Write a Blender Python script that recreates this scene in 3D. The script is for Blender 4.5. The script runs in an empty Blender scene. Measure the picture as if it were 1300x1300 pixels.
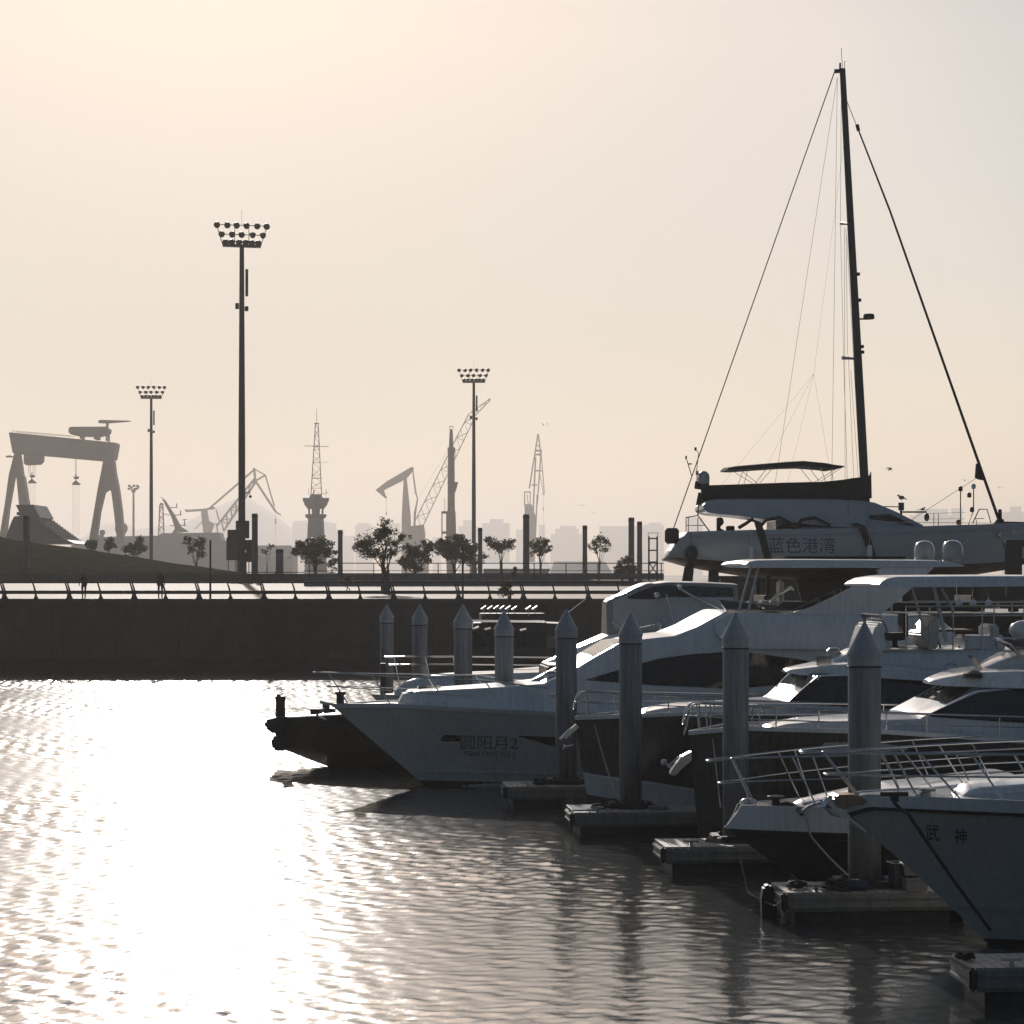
import bpy, bmesh, math, random
import numpy as np
from mathutils import Vector, Matrix
SC = bpy.context.scene
COL = SC.collection
R = math.radians
rnd = random.Random(7)
CAMZ, HY, F = 5.4, 730.0, 3000.0        # eye height, horizon row and focal length in pixels of the 1300 px frame
QZ = 4.0                                # quay level above the water

SUN_E, SKY_S, DUST, EXPO = 5.0, 0.055, 0.35, 0.0
SKY_AZ = [(0.0, (.30,.37,.43)), (.70, (1.35,1.2,1.06)), (.90, (1.84,1.55,1.31)), (.94, (1.77,1.53,1.34)), (.97, (1.32,1.19,1.09)), (.99, (1.0,.95,.92)), (1.0, (.78,.755,.77))]
SKY_ELV = [(0.0, (.68,.70,.82)), (.10, (.76,.77,.87)), (.22, (1.0,.97,.97)), (.235, (1.0,.97,.97)), (.30, (1.8,1.7,1.6)), (.38, (3.2,2.9,2.6)), (.55, (4.0,3.6,3.2)), (.75, (1.5,1.45,1.4))]
HAZE_D, HAZE_G, HAZECOL = 2.8e-4, 0.44, (.555, .53, .51, 1)


# ------------------------------------------------------------------ materials
def mat(name, col, rough=0.5, metal=0.0, spec=0.5, var=0.12, vscale=3.0, bump=0.0, bscale=20.0, coat=0.0, alpha=1.0,
        stretch=None, streak=0.0, rvar=0.0):
    m = bpy.data.materials.new(name); m.use_nodes = True
    nt = m.node_tree; b = nt.nodes['Principled BSDF']
    b.inputs['Roughness'].default_value = rough; b.inputs['Metallic'].default_value = metal
    b.inputs['Specular IOR Level'].default_value = spec; b.inputs['Coat Weight'].default_value = coat
    b.inputs['Coat Roughness'].default_value = 0.08
    if alpha < 1: b.inputs['Alpha'].default_value = alpha
    tc = nt.nodes.new('ShaderNodeTexCoord'); mp = nt.nodes.new('ShaderNodeMapping')
    nt.links.new(tc.outputs['Object'], mp.inputs['Vector'])
    if stretch: mp.inputs['Scale'].default_value = stretch
    n = nt.nodes.new('ShaderNodeTexNoise'); n.inputs['Scale'].default_value = vscale; n.inputs['Detail'].default_value = 6
    n.inputs['Roughness'].default_value = 0.6
    nt.links.new(mp.outputs[0], n.inputs['Vector'])
    r = nt.nodes.new('ShaderNodeValToRGB')
    r.color_ramp.elements[0].position = 0.3; r.color_ramp.elements[1].position = 0.7
    r.color_ramp.elements[0].color = [c*(1-var) for c in col] + [1]
    r.color_ramp.elements[1].color = [min(1, c*(1+var)) for c in col] + [1]
    nt.links.new(n.outputs['Fac'], r.inputs['Fac'])
    out = r.outputs['Color']
    if streak > 0:                        # dirt streaks that run down the side
        mp2 = nt.nodes.new('ShaderNodeMapping'); mp2.inputs['Scale'].default_value = (7, 7, 0.35)
        nt.links.new(tc.outputs['Object'], mp2.inputs['Vector'])
        n2 = nt.nodes.new('ShaderNodeTexNoise'); n2.inputs['Scale'].default_value = 2.0; n2.inputs['Detail'].default_value = 5
        nt.links.new(mp2.outputs[0], n2.inputs['Vector'])
        r2 = nt.nodes.new('ShaderNodeValToRGB'); r2.color_ramp.elements[0].position = 0.42; r2.color_ramp.elements[1].position = 0.68
        r2.color_ramp.elements[0].color = (1, 1, 1, 1); r2.color_ramp.elements[1].color = [1-streak]*3 + [1]
        nt.links.new(n2.outputs['Fac'], r2.inputs['Fac'])
        mx = nt.nodes.new('ShaderNodeMix'); mx.data_type = 'RGBA'; mx.blend_type = 'MULTIPLY'; mx.inputs[0].default_value = 1
        nt.links.new(out, mx.inputs[6]); nt.links.new(r2.outputs['Color'], mx.inputs[7]); out = mx.outputs[2]
    nt.links.new(out, b.inputs['Base Color'])
    if rvar > 0:
        mr = nt.nodes.new('ShaderNodeMapRange'); mr.inputs['To Min'].default_value = max(0.02, rough-rvar); mr.inputs['To Max'].default_value = rough+rvar
        nt.links.new(n.outputs['Fac'], mr.inputs['Value']); nt.links.new(mr.outputs[0], b.inputs['Roughness'])
    if bump > 0:
        nb = nt.nodes.new('ShaderNodeTexNoise'); nb.inputs['Scale'].default_value = bscale; nb.inputs['Detail'].default_value = 4
        nt.links.new(mp.outputs[0], nb.inputs['Vector'])
        bp = nt.nodes.new('ShaderNodeBump'); bp.inputs['Strength'].default_value = bump; bp.inputs['Distance'].default_value = 0.02
        nt.links.new(nb.outputs['Fac'], bp.inputs['Height']); nt.links.new(bp.outputs[0], b.inputs['Normal'])
    return m
M = {}
M['gel'] = mat('white_gelcoat', (.68,.69,.69), .24, var=.06, vscale=1.1, coat=.3, streak=.14, rvar=.06, bump=.12, bscale=1.6)
M['gelgrey'] = mat('grey_gelcoat', (.40,.405,.405), .26, var=.03, vscale=.6, coat=.3, streak=.10, bump=.05, bscale=1.5, rvar=.08)
M['geldull'] = mat('weathered_gelcoat', (.56,.57,.56), .24, var=.10, vscale=.9, streak=.12, bump=.18, bscale=1.5, rvar=.08)
M['sailhull'] = mat('blue_grey_topsides', (.36,.39,.41), .3, var=.07, vscale=.5, streak=.08, coat=.2)
M['navy'] = mat('dark_navy_topsides', (.062,.056,.052), .22, var=.2, coat=.2, streak=.3, bump=.15, bscale=1.5, rvar=.08)
M['blackhull'] = mat('black_green_topsides', (.036,.038,.034), .25, var=.2, coat=.2)
M['tug'] = mat('worn_dark_hull_paint', (.045,.035,.03), .5, var=.3, streak=.3, bump=.2)
M['antifoul'] = mat('dark_antifouling', (.035,.026,.024), .6, var=.25, streak=.2)
M['rubber'] = mat('black_rubber', (.02,.02,.02), .6, var=.2)
M['glass'] = mat('tinted_window_glass', (.010,.011,.012), .05, var=.1, spec=.4)
M['smoke'] = mat('smoked_screen', (.10,.09,.08), .08, var=.1, alpha=.55)
M['steel'] = mat('stainless_steel', (.55,.54,.52), .2, metal=1.0, var=.05)
M['alu'] = mat('dull_aluminium', (.42,.42,.42), .38, metal=.9, var=.08)
M['spar'] = mat('dark_spar', (.035,.04,.043), .35, var=.15)
M['rope'] = mat('pale_rope', (.30,.28,.25), .9, var=.2, vscale=40)
M['darkrope'] = mat('dark_rope', (.03,.03,.03), .9, var=.2, vscale=40)
M['canvas'] = mat('dark_canvas', (.022,.026,.028), .85, var=.25, vscale=2.5, bump=.35, bscale=5)
M['bluecanvas'] = mat('navy_blue_canvas', (.02,.035,.075), .85, var=.2, bump=.3, bscale=6)
M['greycanvas'] = mat('grey_cover_canvas', (.24,.24,.235), .5, var=.2, vscale=.9, bump=.5, bscale=3)
M['seat'] = mat('pale_seat_vinyl', (.5,.47,.42), .5, var=.06)
M['tan'] = mat('varnished_tan_wood', (.34,.21,.13), .35, var=.2, vscale=8, stretch=(1,12,1))
M['teak'] = mat('teak_plank', (.25,.18,.12), .6, var=.2)
M['ink'] = mat('dark_lettering', (.012,.014,.016), .4, var=.1)
M['blueink'] = mat('blue_lettering', (.035,.06,.16), .4, var=.1)
M['greyink'] = mat('grey_lettering', (.12,.12,.12), .4, var=.1)
M['sling'] = mat('dark_green_webbing', (.03,.034,.022), .8, var=.2, bump=.3, bscale=30)
M['red'] = mat('red_lamp_plastic', (.30,.03,.025), .35, var=.1)
M['pile'] = mat('weathered_grey_pile', (.26,.275,.29), .7, var=.16, vscale=2.0, bump=.35, bscale=18, streak=.35, stretch=(3,3,.6))
M['pilecap'] = mat('grey_pile_cap', (.33,.35,.375), .5, var=.08, vscale=4, streak=.12)
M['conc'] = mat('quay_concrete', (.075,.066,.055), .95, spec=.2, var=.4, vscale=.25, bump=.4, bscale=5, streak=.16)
M['dockside'] = mat('dock_fascia', (.22,.215,.20), .7, var=.15, vscale=3, streak=.2, bump=.2)
M['float'] = mat('dock_float', (.03,.03,.032), .6, var=.3, streak=.3)
M['concfloat'] = mat('pale_float_block', (.20,.195,.18), .8, var=.2, streak=.4)
M['paving'] = mat('promenade_paving', (.30,.235,.17), .80, spec=.13, var=.12, vscale=.8, bump=.15, bscale=3, rvar=.06)
M['railmetal'] = mat('dark_bronze_railing', (.05,.042,.035), .45, var=.15, metal=.3)
M['mast'] = mat('dark_painted_steel', (.05,.048,.045), .5, var=.2)
M['column'] = mat('grey_column_concrete', (.13,.135,.135), .75, var=.15, vscale=1, streak=.25)
M['crane'] = mat('crane_paint', (.24,.135,.07), .6, var=.15, vscale=.2)
M['cranedark'] = mat('gantry_paint', (.17,.105,.065), .6, var=.15, vscale=.1, streak=.2)
M['ship'] = mat('ship_grey', (.16,.155,.15), .6, var=.12, vscale=.1, streak=.25)
M['roofgrey'] = mat('grey_roofing', (.13,.13,.128), .7, var=.15, vscale=.3)
M['city'] = mat('tower_render', (.22,.21,.2), .8, var=.08, vscale=.01)
M['citylit'] = mat('tower_glass_band', (.08,.085,.09), .3, var=.1, vscale=.02)
M['bark'] = mat('tree_bark', (.07,.055,.042), .9, var=.3, vscale=5, bump=.5, bscale=12)
M['cloth'] = mat('dark_clothes', (.03,.032,.04), .85, var=.2)
M['skin'] = mat('skin', (.42,.27,.2), .55, var=.05)
M['hair'] = mat('dark_hair', (.02,.017,.015), .6, var=.2)
M['gull'] = mat('gull_feathers', (.22,.21,.2), .7, var=.25)
M['hill'] = mat('hill_scrub', (.09,.1,.075), .95, var=.2, vscale=.01)
M['soil'] = mat('dark_soil', (.09,.075,.06), .9, var=.2)
M['planter'] = mat('dark_planter', (.05,.055,.06), .6, var=.15)
M['bluecloth'] = mat('faded_blue_plastic', (.05,.075,.09), .6, var=.2)
M['grasscol'] = mat('mown_lawn', (.024,.025,.014), 1.0, spec=0.0, var=.35, vscale=.7, bump=.8, bscale=8)
M['yard'] = mat('yard_concrete', (.24,.23,.21), .7, var=.18, vscale=.6, bump=.2)
M['land'] = mat('shipyard_ground', (.15,.145,.13), .85, var=.2, vscale=.02)
def leafmat():
    m = bpy.data.materials.new('leaves'); m.use_nodes = True; nt = m.node_tree
    b = nt.nodes['Principled BSDF']; b.inputs['Roughness'].default_value = .55
    tc = nt.nodes.new('ShaderNodeTexCoord'); n = nt.nodes.new('ShaderNodeTexNoise'); n.inputs['Scale'].default_value = 1.2
    nt.links.new(tc.outputs['Object'], n.inputs['Vector'])
    r = nt.nodes.new('ShaderNodeValToRGB'); r.color_ramp.elements[0].position = .35; r.color_ramp.elements[1].position = .65
    r.color_ramp.elements[0].color = (.045,.045,.02,1); r.color_ramp.elements[1].color = (.12,.105,.045,1)
    nt.links.new(n.outputs['Fac'], r.inputs[0]); nt.links.new(r.outputs[0], b.inputs['Base Color'])
    t = nt.nodes.new('ShaderNodeBsdfTranslucent'); nt.links.new(r.outputs[0], t.inputs['Color'])
    mx = nt.nodes.new('ShaderNodeMixShader'); mx.inputs[0].default_value = .3
    nt.links.new(b.outputs[0], mx.inputs[1]); nt.links.new(t.outputs[0], mx.inputs[2])
    nt.links.new(mx.outputs[0], nt.nodes['Material Output'].inputs['Surface'])
    return m
M['leaf'] = leafmat()

def pile_stain():
    m = M['pile']; nt = m.node_tree; b = nt.nodes['Principled BSDF']; src = b.inputs['Base Color'].links[0].from_socket
    tc = nt.nodes.new('ShaderNodeTexCoord'); sp = nt.nodes.new('ShaderNodeSeparateXYZ'); nt.links.new(tc.outputs['Object'], sp.inputs[0])
    mp = nt.nodes.new('ShaderNodeMapping'); mp.inputs['Scale'].default_value = (9, 9, .5); nt.links.new(tc.outputs['Object'], mp.inputs[0])
    oi = nt.nodes.new('ShaderNodeObjectInfo'); ad = nt.nodes.new('ShaderNodeVectorMath'); ad.operation = 'ADD'
    nt.links.new(mp.outputs[0], ad.inputs[0]); nt.links.new(oi.outputs['Location'], ad.inputs[1])
    n = nt.nodes.new('ShaderNodeTexNoise'); n.inputs['Scale'].default_value = 1.0; n.inputs['Detail'].default_value = 5; nt.links.new(ad.outputs[0], n.inputs['Vector'])
    ma = nt.nodes.new('ShaderNodeMath'); ma.operation = 'MULTIPLY_ADD'; nt.links.new(n.outputs['Fac'], ma.inputs[0]); ma.inputs[1].default_value = 4.2; nt.links.new(sp.outputs[2], ma.inputs[2])
    mr = nt.nodes.new('ShaderNodeMapRange'); mr.inputs['From Min'].default_value = 2.2; mr.inputs['From Max'].default_value = 5.6; nt.links.new(ma.outputs[0], mr.inputs['Value'])
    r = nt.nodes.new('ShaderNodeValToRGB'); e = r.color_ramp.elements; e[0].position = 0; e[0].color = (.22,.20,.17,1); e[1].position = 1; e[1].color = (1,1,1,1)
    k = e.new(.35); k.color = (.50,.46,.41,1); k = e.new(.6); k.color = (.72,.68,.62,1)
    nt.links.new(mr.outputs[0], r.inputs[0])
    mx = nt.nodes.new('ShaderNodeMix'); mx.data_type = 'RGBA'; mx.blend_type = 'MULTIPLY'; mx.inputs[0].default_value = 1
    nt.links.new(src, mx.inputs[6]); nt.links.new(r.outputs[0], mx.inputs[7]); nt.links.new(mx.outputs[2], b.inputs['Base Color'])
pile_stain()
# ------------------------------------------------------------------ object helpers
def tag(o, label=None, cat=None, group=None, kind=None):
    if label: o['label'] = label
    if cat: o['category'] = cat
    if group: o['group'] = group
    if kind: o['kind'] = kind
    return o
def empty(name, loc, rz=0.0, label=None, cat=None, group=None):
    o = bpy.data.objects.new(name, None); COL.objects.link(o)
    o.location = loc; o.rotation_euler = (0, 0, rz); o.empty_display_size = .3
    return tag(o, label, cat, group)
def P(px, py, Y):                       # a pixel of the photograph at depth Y, as a point of the world
    return Vector(((px-650.0)*Y/F, Y, CAMZ-(py-HY)*Y/F))

class MB:
    """collects shapes for one mesh"""
    def __init__(s): s.v = []; s.f = []; s.pc = []
    def add(s, vs, fs):
        n = len(s.v); s.pc.append((n, len(s.f))); s.v += [tuple(v) for v in vs]; s.f += [tuple(i+n for i in f) for f in fs]; return s
    def box(s, c, d, rz=0.0, M4=None):
        x, y, z = d[0]/2, d[1]/2, d[2]/2
        vs = [Vector((sx*x, sy*y, sz*z)) for sz in (-1,1) for sy in (-1,1) for sx in (-1,1)]
        m = M4 if M4 else Matrix.Rotation(rz, 4, 'Z')
        vs = [m @ v + Vector(c) for v in vs]
        return s.add(vs, [(0,2,3,1),(4,5,7,6),(0,1,5,4),(2,6,7,3),(0,4,6,2),(1,3,7,5)])
    def tube(s, pts, r, seg=6, caps=True):
        pts = [Vector(p) for p in pts]; rs = r if isinstance(r, (list, tuple)) else [r]*len(pts)
        n0 = len(s.v); up = Vector((0,0,1)); vs = []; fs = []
        for i, p in enumerate(pts):
            t = (pts[min(i+1, len(pts)-1)]-pts[max(i-1, 0)])
            t = t.normalized() if t.length > 1e-9 else Vector((0,0,1))
            a = t.cross(up if abs(t.z) < .95 else Vector((1,0,0))).normalized(); b = t.cross(a)
            for k in range(seg):
                an = 2*math.pi*(k+.5)/seg
                vs.append(p + (a*math.cos(an)+b*math.sin(an))*rs[i])
        for i in range(len(pts)-1):
            for k in range(seg):
                k2 = (k+1) % seg
                fs.append((i*seg+k, i*seg+k2, (i+1)*seg+k2, (i+1)*seg+k))
        if caps:
            fs.append(tuple(range(seg))); fs.append(tuple((len(pts)-1)*seg+k for k in reversed(range(seg))))
        return s.add(vs, fs)
    def bar(s, a, b, w, h=None):
        """square bar from a to b"""
        a = Vector(a); b = Vector(b); h = h or w; t = (b-a).normalized()
        u = t.cross(Vector((0,1,0)) if abs(t.y) < .9 else Vector((1,0,0))).normalized(); v = t.cross(u)
        vs = []
        for p in (a, b):
            for su, sv in ((-1,-1),(1,-1),(1,1),(-1,1)): vs.append(p+u*(su*w/2)+v*(sv*h/2))
        return s.add(vs, [(0,1,2,3),(7,6,5,4),(0,4,5,1),(1,5,6,2),(2,6,7,3),(3,7,4,0)])
    def lathe(s, c, prof, seg=16):
        c = Vector(c); vs = []; fs = []
        for r_, z in prof:
            for k in range(seg):
                an = 2*math.pi*k/seg; vs.append(c+Vector((r_*math.cos(an), r_*math.sin(an), z)))
        for i in range(len(prof)-1):
            for k in range(seg):
                k2 = (k+1) % seg; fs.append((i*seg+k, i*seg+k2, (i+1)*seg+k2, (i+1)*seg+k))
        fs.append(tuple(reversed(range(seg)))); fs.append(tuple((len(prof)-1)*seg+k for k in range(seg)))
        return s.add(vs, fs)
    def ball(s, c, r, seg=10, rings=6, sq=(1,1,1)):
        c = Vector(c); pr = []
        vs = []; fs = []
        for i in range(rings+1):
            th = math.pi*i/rings
            for k in range(seg):
                an = 2*math.pi*k/seg
                vs.append(c+Vector((r*sq[0]*math.sin(th)*math.cos(an), r*sq[1]*math.sin(th)*math.sin(an), -r*sq[2]*math.cos(th))))
        for i in range(rings):
            for k in range(seg):
                k2 = (k+1) % seg; fs.append((i*seg+k, i*seg+k2, (i+1)*seg+k2, (i+1)*seg+k))
        return s.add(vs, fs)
    def loft(s, rings, closed=True, caps=True):
        n = len(rings[0]); vs = [v for r_ in rings for v in r_]; fs = []
        for i in range(len(rings)-1):
            for k in range(n if closed else n-1):
                k2 = (k+1) % n; fs.append((i*n+k, i*n+k2, (i+1)*n+k2, (i+1)*n+k))
        if caps and closed:
            fs.append(tuple(reversed(range(n)))); fs.append(tuple((len(rings)-1)*n+k for k in range(n)))
        return s.add(vs, fs)
    def prism(s, poly, axis, thick):
        """poly: list of world points in one plane, extruded along vector axis by thick (centred)"""
        ax = Vector(axis).normalized()*thick/2; n = len(poly)
        vs = [Vector(p)-ax for p in poly]+[Vector(p)+ax for p in poly]
        fs = [tuple(range(n)), tuple(reversed(range(n, 2*n)))]+[(i, (i+1) % n, n+(i+1) % n, n+i) for i in range(n)]
        return s.add(vs, fs)
    def each(s, name, m, parent=None, **kw):
        """one object per shape collected"""
        out = []
        for i, (a, fa) in enumerate(s.pc):
            b, fb = s.pc[i+1] if i+1 < len(s.pc) else (len(s.v), len(s.f))
            q = MB(); q.add(s.v[a:b], [tuple(k-a for k in f) for f in s.f[fa:fb]]); out.append(q.build(name, m, parent, **kw))
        return out
    def build(s, name, m, parent=None, smooth=None, bevel=0.0, loc=None, origin=None):
        me = bpy.data.meshes.new(name)
        vs = s.v
        if origin is not None: vs = [(v[0]-origin[0], v[1]-origin[1], v[2]-origin[2]) for v in vs]
        me.from_pydata(vs, [], s.f); me.validate(clean_customdata=False)
        bm = bmesh.new(); bm.from_mesh(me)
        bmesh.ops.remove_doubles(bm, verts=bm.verts, dist=1e-5)
        bmesh.ops.recalc_face_normals(bm, faces=bm.faces)
        if bevel > 0:
            bmesh.ops.bevel(bm, geom=[e for e in bm.edges if len(e.link_faces) == 2 and e.calc_face_angle(0) > .5], offset=bevel, segments=2, affect='EDGES', clamp_overlap=True)
        bm.to_mesh(me); bm.free()
        if smooth:
            for p in me.polygons: p.use_smooth = True
            me.set_sharp_from_angle(angle=R(smooth))
        o = bpy.data.objects.new(name, me); COL.objects.link(o)
        if m is not None: me.materials.append(M[m] if isinstance(m, str) else m)
        if parent is not None: o.parent = parent
        if origin is not None: o.location = origin
        elif loc: o.location = loc
        return o
def copy_thing(o, parent=None):
    c = o.copy(); COL.objects.link(c)
    if parent is not None: c.parent = parent
    for ch in list(o.children): copy_thing(ch, c)
    return c
def lerp(a, b, t): return a+(b-a)*t
def interp(pts, x):
    if x <= pts[0][0]: return pts[0][1]
    for i in range(len(pts)-1):
        if x <= pts[i+1][0]:
            t = (x-pts[i][0])/max(1e-9, pts[i+1][0]-pts[i][0]); return lerp(pts[i][1], pts[i+1][1], t)
    return pts[-1][1]

QY = 133.6
# ------------------------------------------------------------------ camera, light, air
cd = bpy.data.cameras.new('camera'); cam = bpy.data.objects.new('camera', cd); COL.objects.link(cam)
cam.location = (0, 0, CAMZ); cam.rotation_euler = (R(90), 0, 0)
cd.sensor_width = 36; cd.lens = 36*F/1300.0; cd.shift_y = (HY-650)/1300.0
cd.clip_start = 1; cd.clip_end = 30000
SC.camera = cam
SUN_AZ, SUN_EL = R(-7.6), R(17.5)
sv = Vector((math.sin(SUN_AZ)*math.cos(SUN_EL), math.cos(SUN_AZ)*math.cos(SUN_EL), math.sin(SUN_EL)))
sd = bpy.data.lights.new('sun', 'SUN'); sd.energy = SUN_E; sd.angle = R(.53); sd.color = (1.0, .925, .86)
so = bpy.data.objects.new('sun', sd); COL.objects.link(so); so.rotation_euler = sv.to_track_quat('Z', 'Y').to_euler(); so.location = sv*300
w = bpy.data.worlds.new('World'); SC.world = w; w.use_nodes = True
nt = w.node_tree; bg = nt.nodes['Background']; bg.inputs['Strength'].default_value = SKY_S
sk = nt.nodes.new('ShaderNodeTexSky'); sk.sky_type = 'NISHITA'; sk.sun_disc = False
sk.sun_elevation = SUN_EL; sk.sun_rotation = SUN_AZ
sk.altitude = 0; sk.air_density = 1.0; sk.dust_density = DUST; sk.ozone_density = 1.0
tint = nt.nodes.new('ShaderNodeMix'); tint.data_type = 'RGBA'; tint.blend_type = 'MULTIPLY'; tint.inputs[0].default_value = 1
gm = nt.nodes.new('ShaderNodeTexCoord'); vd = nt.nodes.new('ShaderNodeVectorMath'); vd.operation = 'DOT_PRODUCT'
vd.inputs[1].default_value = (math.sin(SUN_AZ), math.cos(SUN_AZ), 0.0)
nt.links.new(gm.outputs['Generated'], vd.inputs[0])
def ramp(src, stops):
    r_ = nt.nodes.new('ShaderNodeValToRGB'); e = r_.color_ramp.elements
    while len(e) < len(stops): e.new(.5)
    for i, (p_, c_) in enumerate(stops): e[i].position = p_; e[i].color = list(c_)+[1]
    nt.links.new(src, r_.inputs[0]); return r_.outputs[0]
sx = nt.nodes.new('ShaderNodeSeparateXYZ'); nt.links.new(gm.outputs['Generated'], sx.inputs[0])
mz = nt.nodes.new('ShaderNodeMix'); mz.data_type = 'RGBA'; mz.blend_type = 'MULTIPLY'; mz.inputs[0].default_value = 1
nt.links.new(ramp(vd.outputs['Value'], SKY_AZ), mz.inputs[6]); nt.links.new(ramp(sx.outputs[2], SKY_ELV), mz.inputs[7])
nt.links.new(mz.outputs[2], tint.inputs[7])
nt.links.new(sk.outputs[0], tint.inputs[6]); nt.links.new(tint.outputs[2], bg.inputs['Color'])
SC.view_settings.view_transform = 'Standard'; SC.view_settings.look = 'None'
SC.view_settings.exposure = EXPO; SC.view_settings.gamma = 1
SC.cycles.use_denoising = True
try: SC.cycles.denoiser = 'OPENIMAGEDENOISE'
except Exception: pass
SC.cycles.max_bounces = 6; SC.cycles.diffuse_bounces = 2; SC.cycles.glossy_bounces = 3; SC.cycles.volume_bounces = 0
SC.cycles.transparent_max_bounces = 8; SC.cycles.caustics_reflective = False; SC.cycles.caustics_refractive = False
SC.cycles.use_adaptive_sampling = False

def GZ(y):
    return QZ+.75*max(0.0, min(1.0, (y-QY)/(188.0-QY)))
hb = MB(); hb.box((0, 4300, 118.0), (7600, 9400, 240)); hz = hb.build('haze', None)
hm = bpy.data.materials.new('haze_air'); hm.use_nodes = True; hn = hm.node_tree
hn.nodes.remove(hn.nodes['Principled BSDF'])
pv = hn.nodes.new('ShaderNodeVolumePrincipled'); pv.inputs['Color'].default_value = HAZECOL; pv.inputs['Density'].default_value = HAZE_D
pv.inputs['Anisotropy'].default_value = HAZE_G
hn.links.new(pv.outputs[0], hn.nodes['Material Output'].inputs['Volume'])
try: hm.cycles.homogeneous_volume = True
except Exception: pass
hz.data.materials.append(hm); tag(hz, 'thin warm haze in the harbour air', None, None, 'stuff')

# ------------------------------------------------------------------ water: one sheet to the horizon, real waves in the basin
def water():
    ys = [2.0, 8.0, 14.0, 18.0]; y = 20.0
    while y < 134.5: ys.append(y); y += max(.07, .0026*y)
    ys += [136, 140, 160, 200, 300, 450, 700, 1100, 1700, 2600, 4000, 6500, 10000, 14000]
    ys = [-300.0, -60.0, -10.0] + ys
    xs = [-5000, -2500, -1200, -600, -300, -150, -80, -50, -36] + list(np.arange(-32, 34, .08)) + [36, 50, 80, 150, 300, 600, 1200, 2500, 5000]
    xs = np.array(xs); ys = np.array(ys); X, Y = np.meshgrid(xs, ys)
    Z = np.zeros_like(X); rs = np.random.RandomState(3)
    # gust patches: rougher and calmer water
    g = np.zeros_like(X)
    for i in range(7):
        a = rs.uniform(0, 6.28); k = 2*math.pi/rs.uniform(9, 34)
        g += np.sin(k*(X*math.cos(a)*.6+Y*math.sin(a))+rs.uniform(0, 6.28))
    px = 650+X*3000/np.maximum(Y, 5)
    g = np.clip(.85+.25*g/2.0, .35, 1.4)*np.clip(1.0-(px-420)/900, .5, 1.0)
    for i in range(70):
        lam = .22*(7 ** (rs.rand()**1.6)); k = 2*math.pi/lam
        a = R(82)+rs.normal()*R(48); slope = .037*(1.0 if lam < .7 else .22)
        ph = rs.uniform(0, 6.28); s_ = k*(X*math.cos(a)+Y*math.sin(a))+ph
        Z += slope/k*(np.sin(s_)+.25*np.cos(2*s_))
    fade = np.clip((X+32)/3, 0, 1)*np.clip((33-X)/3, 0, 1)*np.clip((Y-19)/3, 0, 1)*np.clip((134.5-Y)/1.5, 0, 1)
    Z = Z*g*fade
    nx, ny = len(xs), len(ys)
    co = np.stack([X, Y, Z], -1).reshape(-1, 3).astype(np.float32)
    i = np.arange(nx-1)[None, :]+np.arange(ny-1)[:, None]*nx
    q = np.stack([i, i+1, i+1+nx, i+nx], -1).reshape(-1, 4).astype(np.int32)
    me = bpy.data.meshes.new('water'); me.vertices.add(len(co)); me.vertices.foreach_set('co', co.ravel())
    me.loops.add(q.size); me.loops.foreach_set('vertex_index', q.ravel())
    me.polygons.add(len(q)); me.polygons.foreach_set('loop_start', np.arange(0, q.size, 4, dtype=np.int32))
    me.polygons.foreach_set('loop_total', np.full(len(q), 4, dtype=np.int32)); me.polygons.foreach_set('use_smooth', np.ones(len(q), dtype=bool))
    me.update(); me.validate()
    o = bpy.data.objects.new('water', me); COL.objects.link(o); tag(o, 'rippled harbour water glittering under the low sun', None, None, 'structure')
    m = bpy.data.materials.new('harbour_water'); m.use_nodes = True; nt = m.node_tree; b = nt.nodes['Principled BSDF']
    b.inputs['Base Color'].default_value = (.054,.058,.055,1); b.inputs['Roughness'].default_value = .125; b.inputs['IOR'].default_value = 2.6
    tc = nt.nodes.new('ShaderNodeTexCoord'); mp = nt.nodes.new('ShaderNodeMapping'); mp.inputs['Scale'].default_value = (1.3, 2.4, 1)
    nt.links.new(tc.outputs['Object'], mp.inputs[0])
    sx = nt.nodes.new('ShaderNodeSeparateXYZ'); nt.links.new(tc.outputs['Object'], sx.inputs[0])     # open basin ruffled by wind, sheltered water smoother by the docks
    mr = nt.nodes.new('ShaderNodeMapRange'); mr.inputs['From Min'].default_value = -4; mr.inputs['From Max'].default_value = 2.5
    mr.inputs['To Min'].default_value = .15; mr.inputs['To Max'].default_value = .095
    nt.links.new(sx.outputs[0], mr.inputs['Value']); nt.links.new(mr.outputs[0], b.inputs['Roughness'])
    n = nt.nodes.new('ShaderNodeTexNoise'); n.inputs['Scale'].default_value = 7; n.inputs['Detail'].default_value = 3; n.inputs['Roughness'].default_value = .6
    nt.links.new(mp.outputs[0], n.inputs['Vector'])
    bp = nt.nodes.new('ShaderNodeBump'); bp.inputs['Strength'].default_value = WBUMP; bp.inputs['Distance'].default_value = .012
    nt.links.new(n.outputs['Fac'], bp.inputs['Height']); nt.links.new(bp.outputs[0], b.inputs['Normal'])
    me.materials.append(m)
WBUMP = .3
water()

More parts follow.
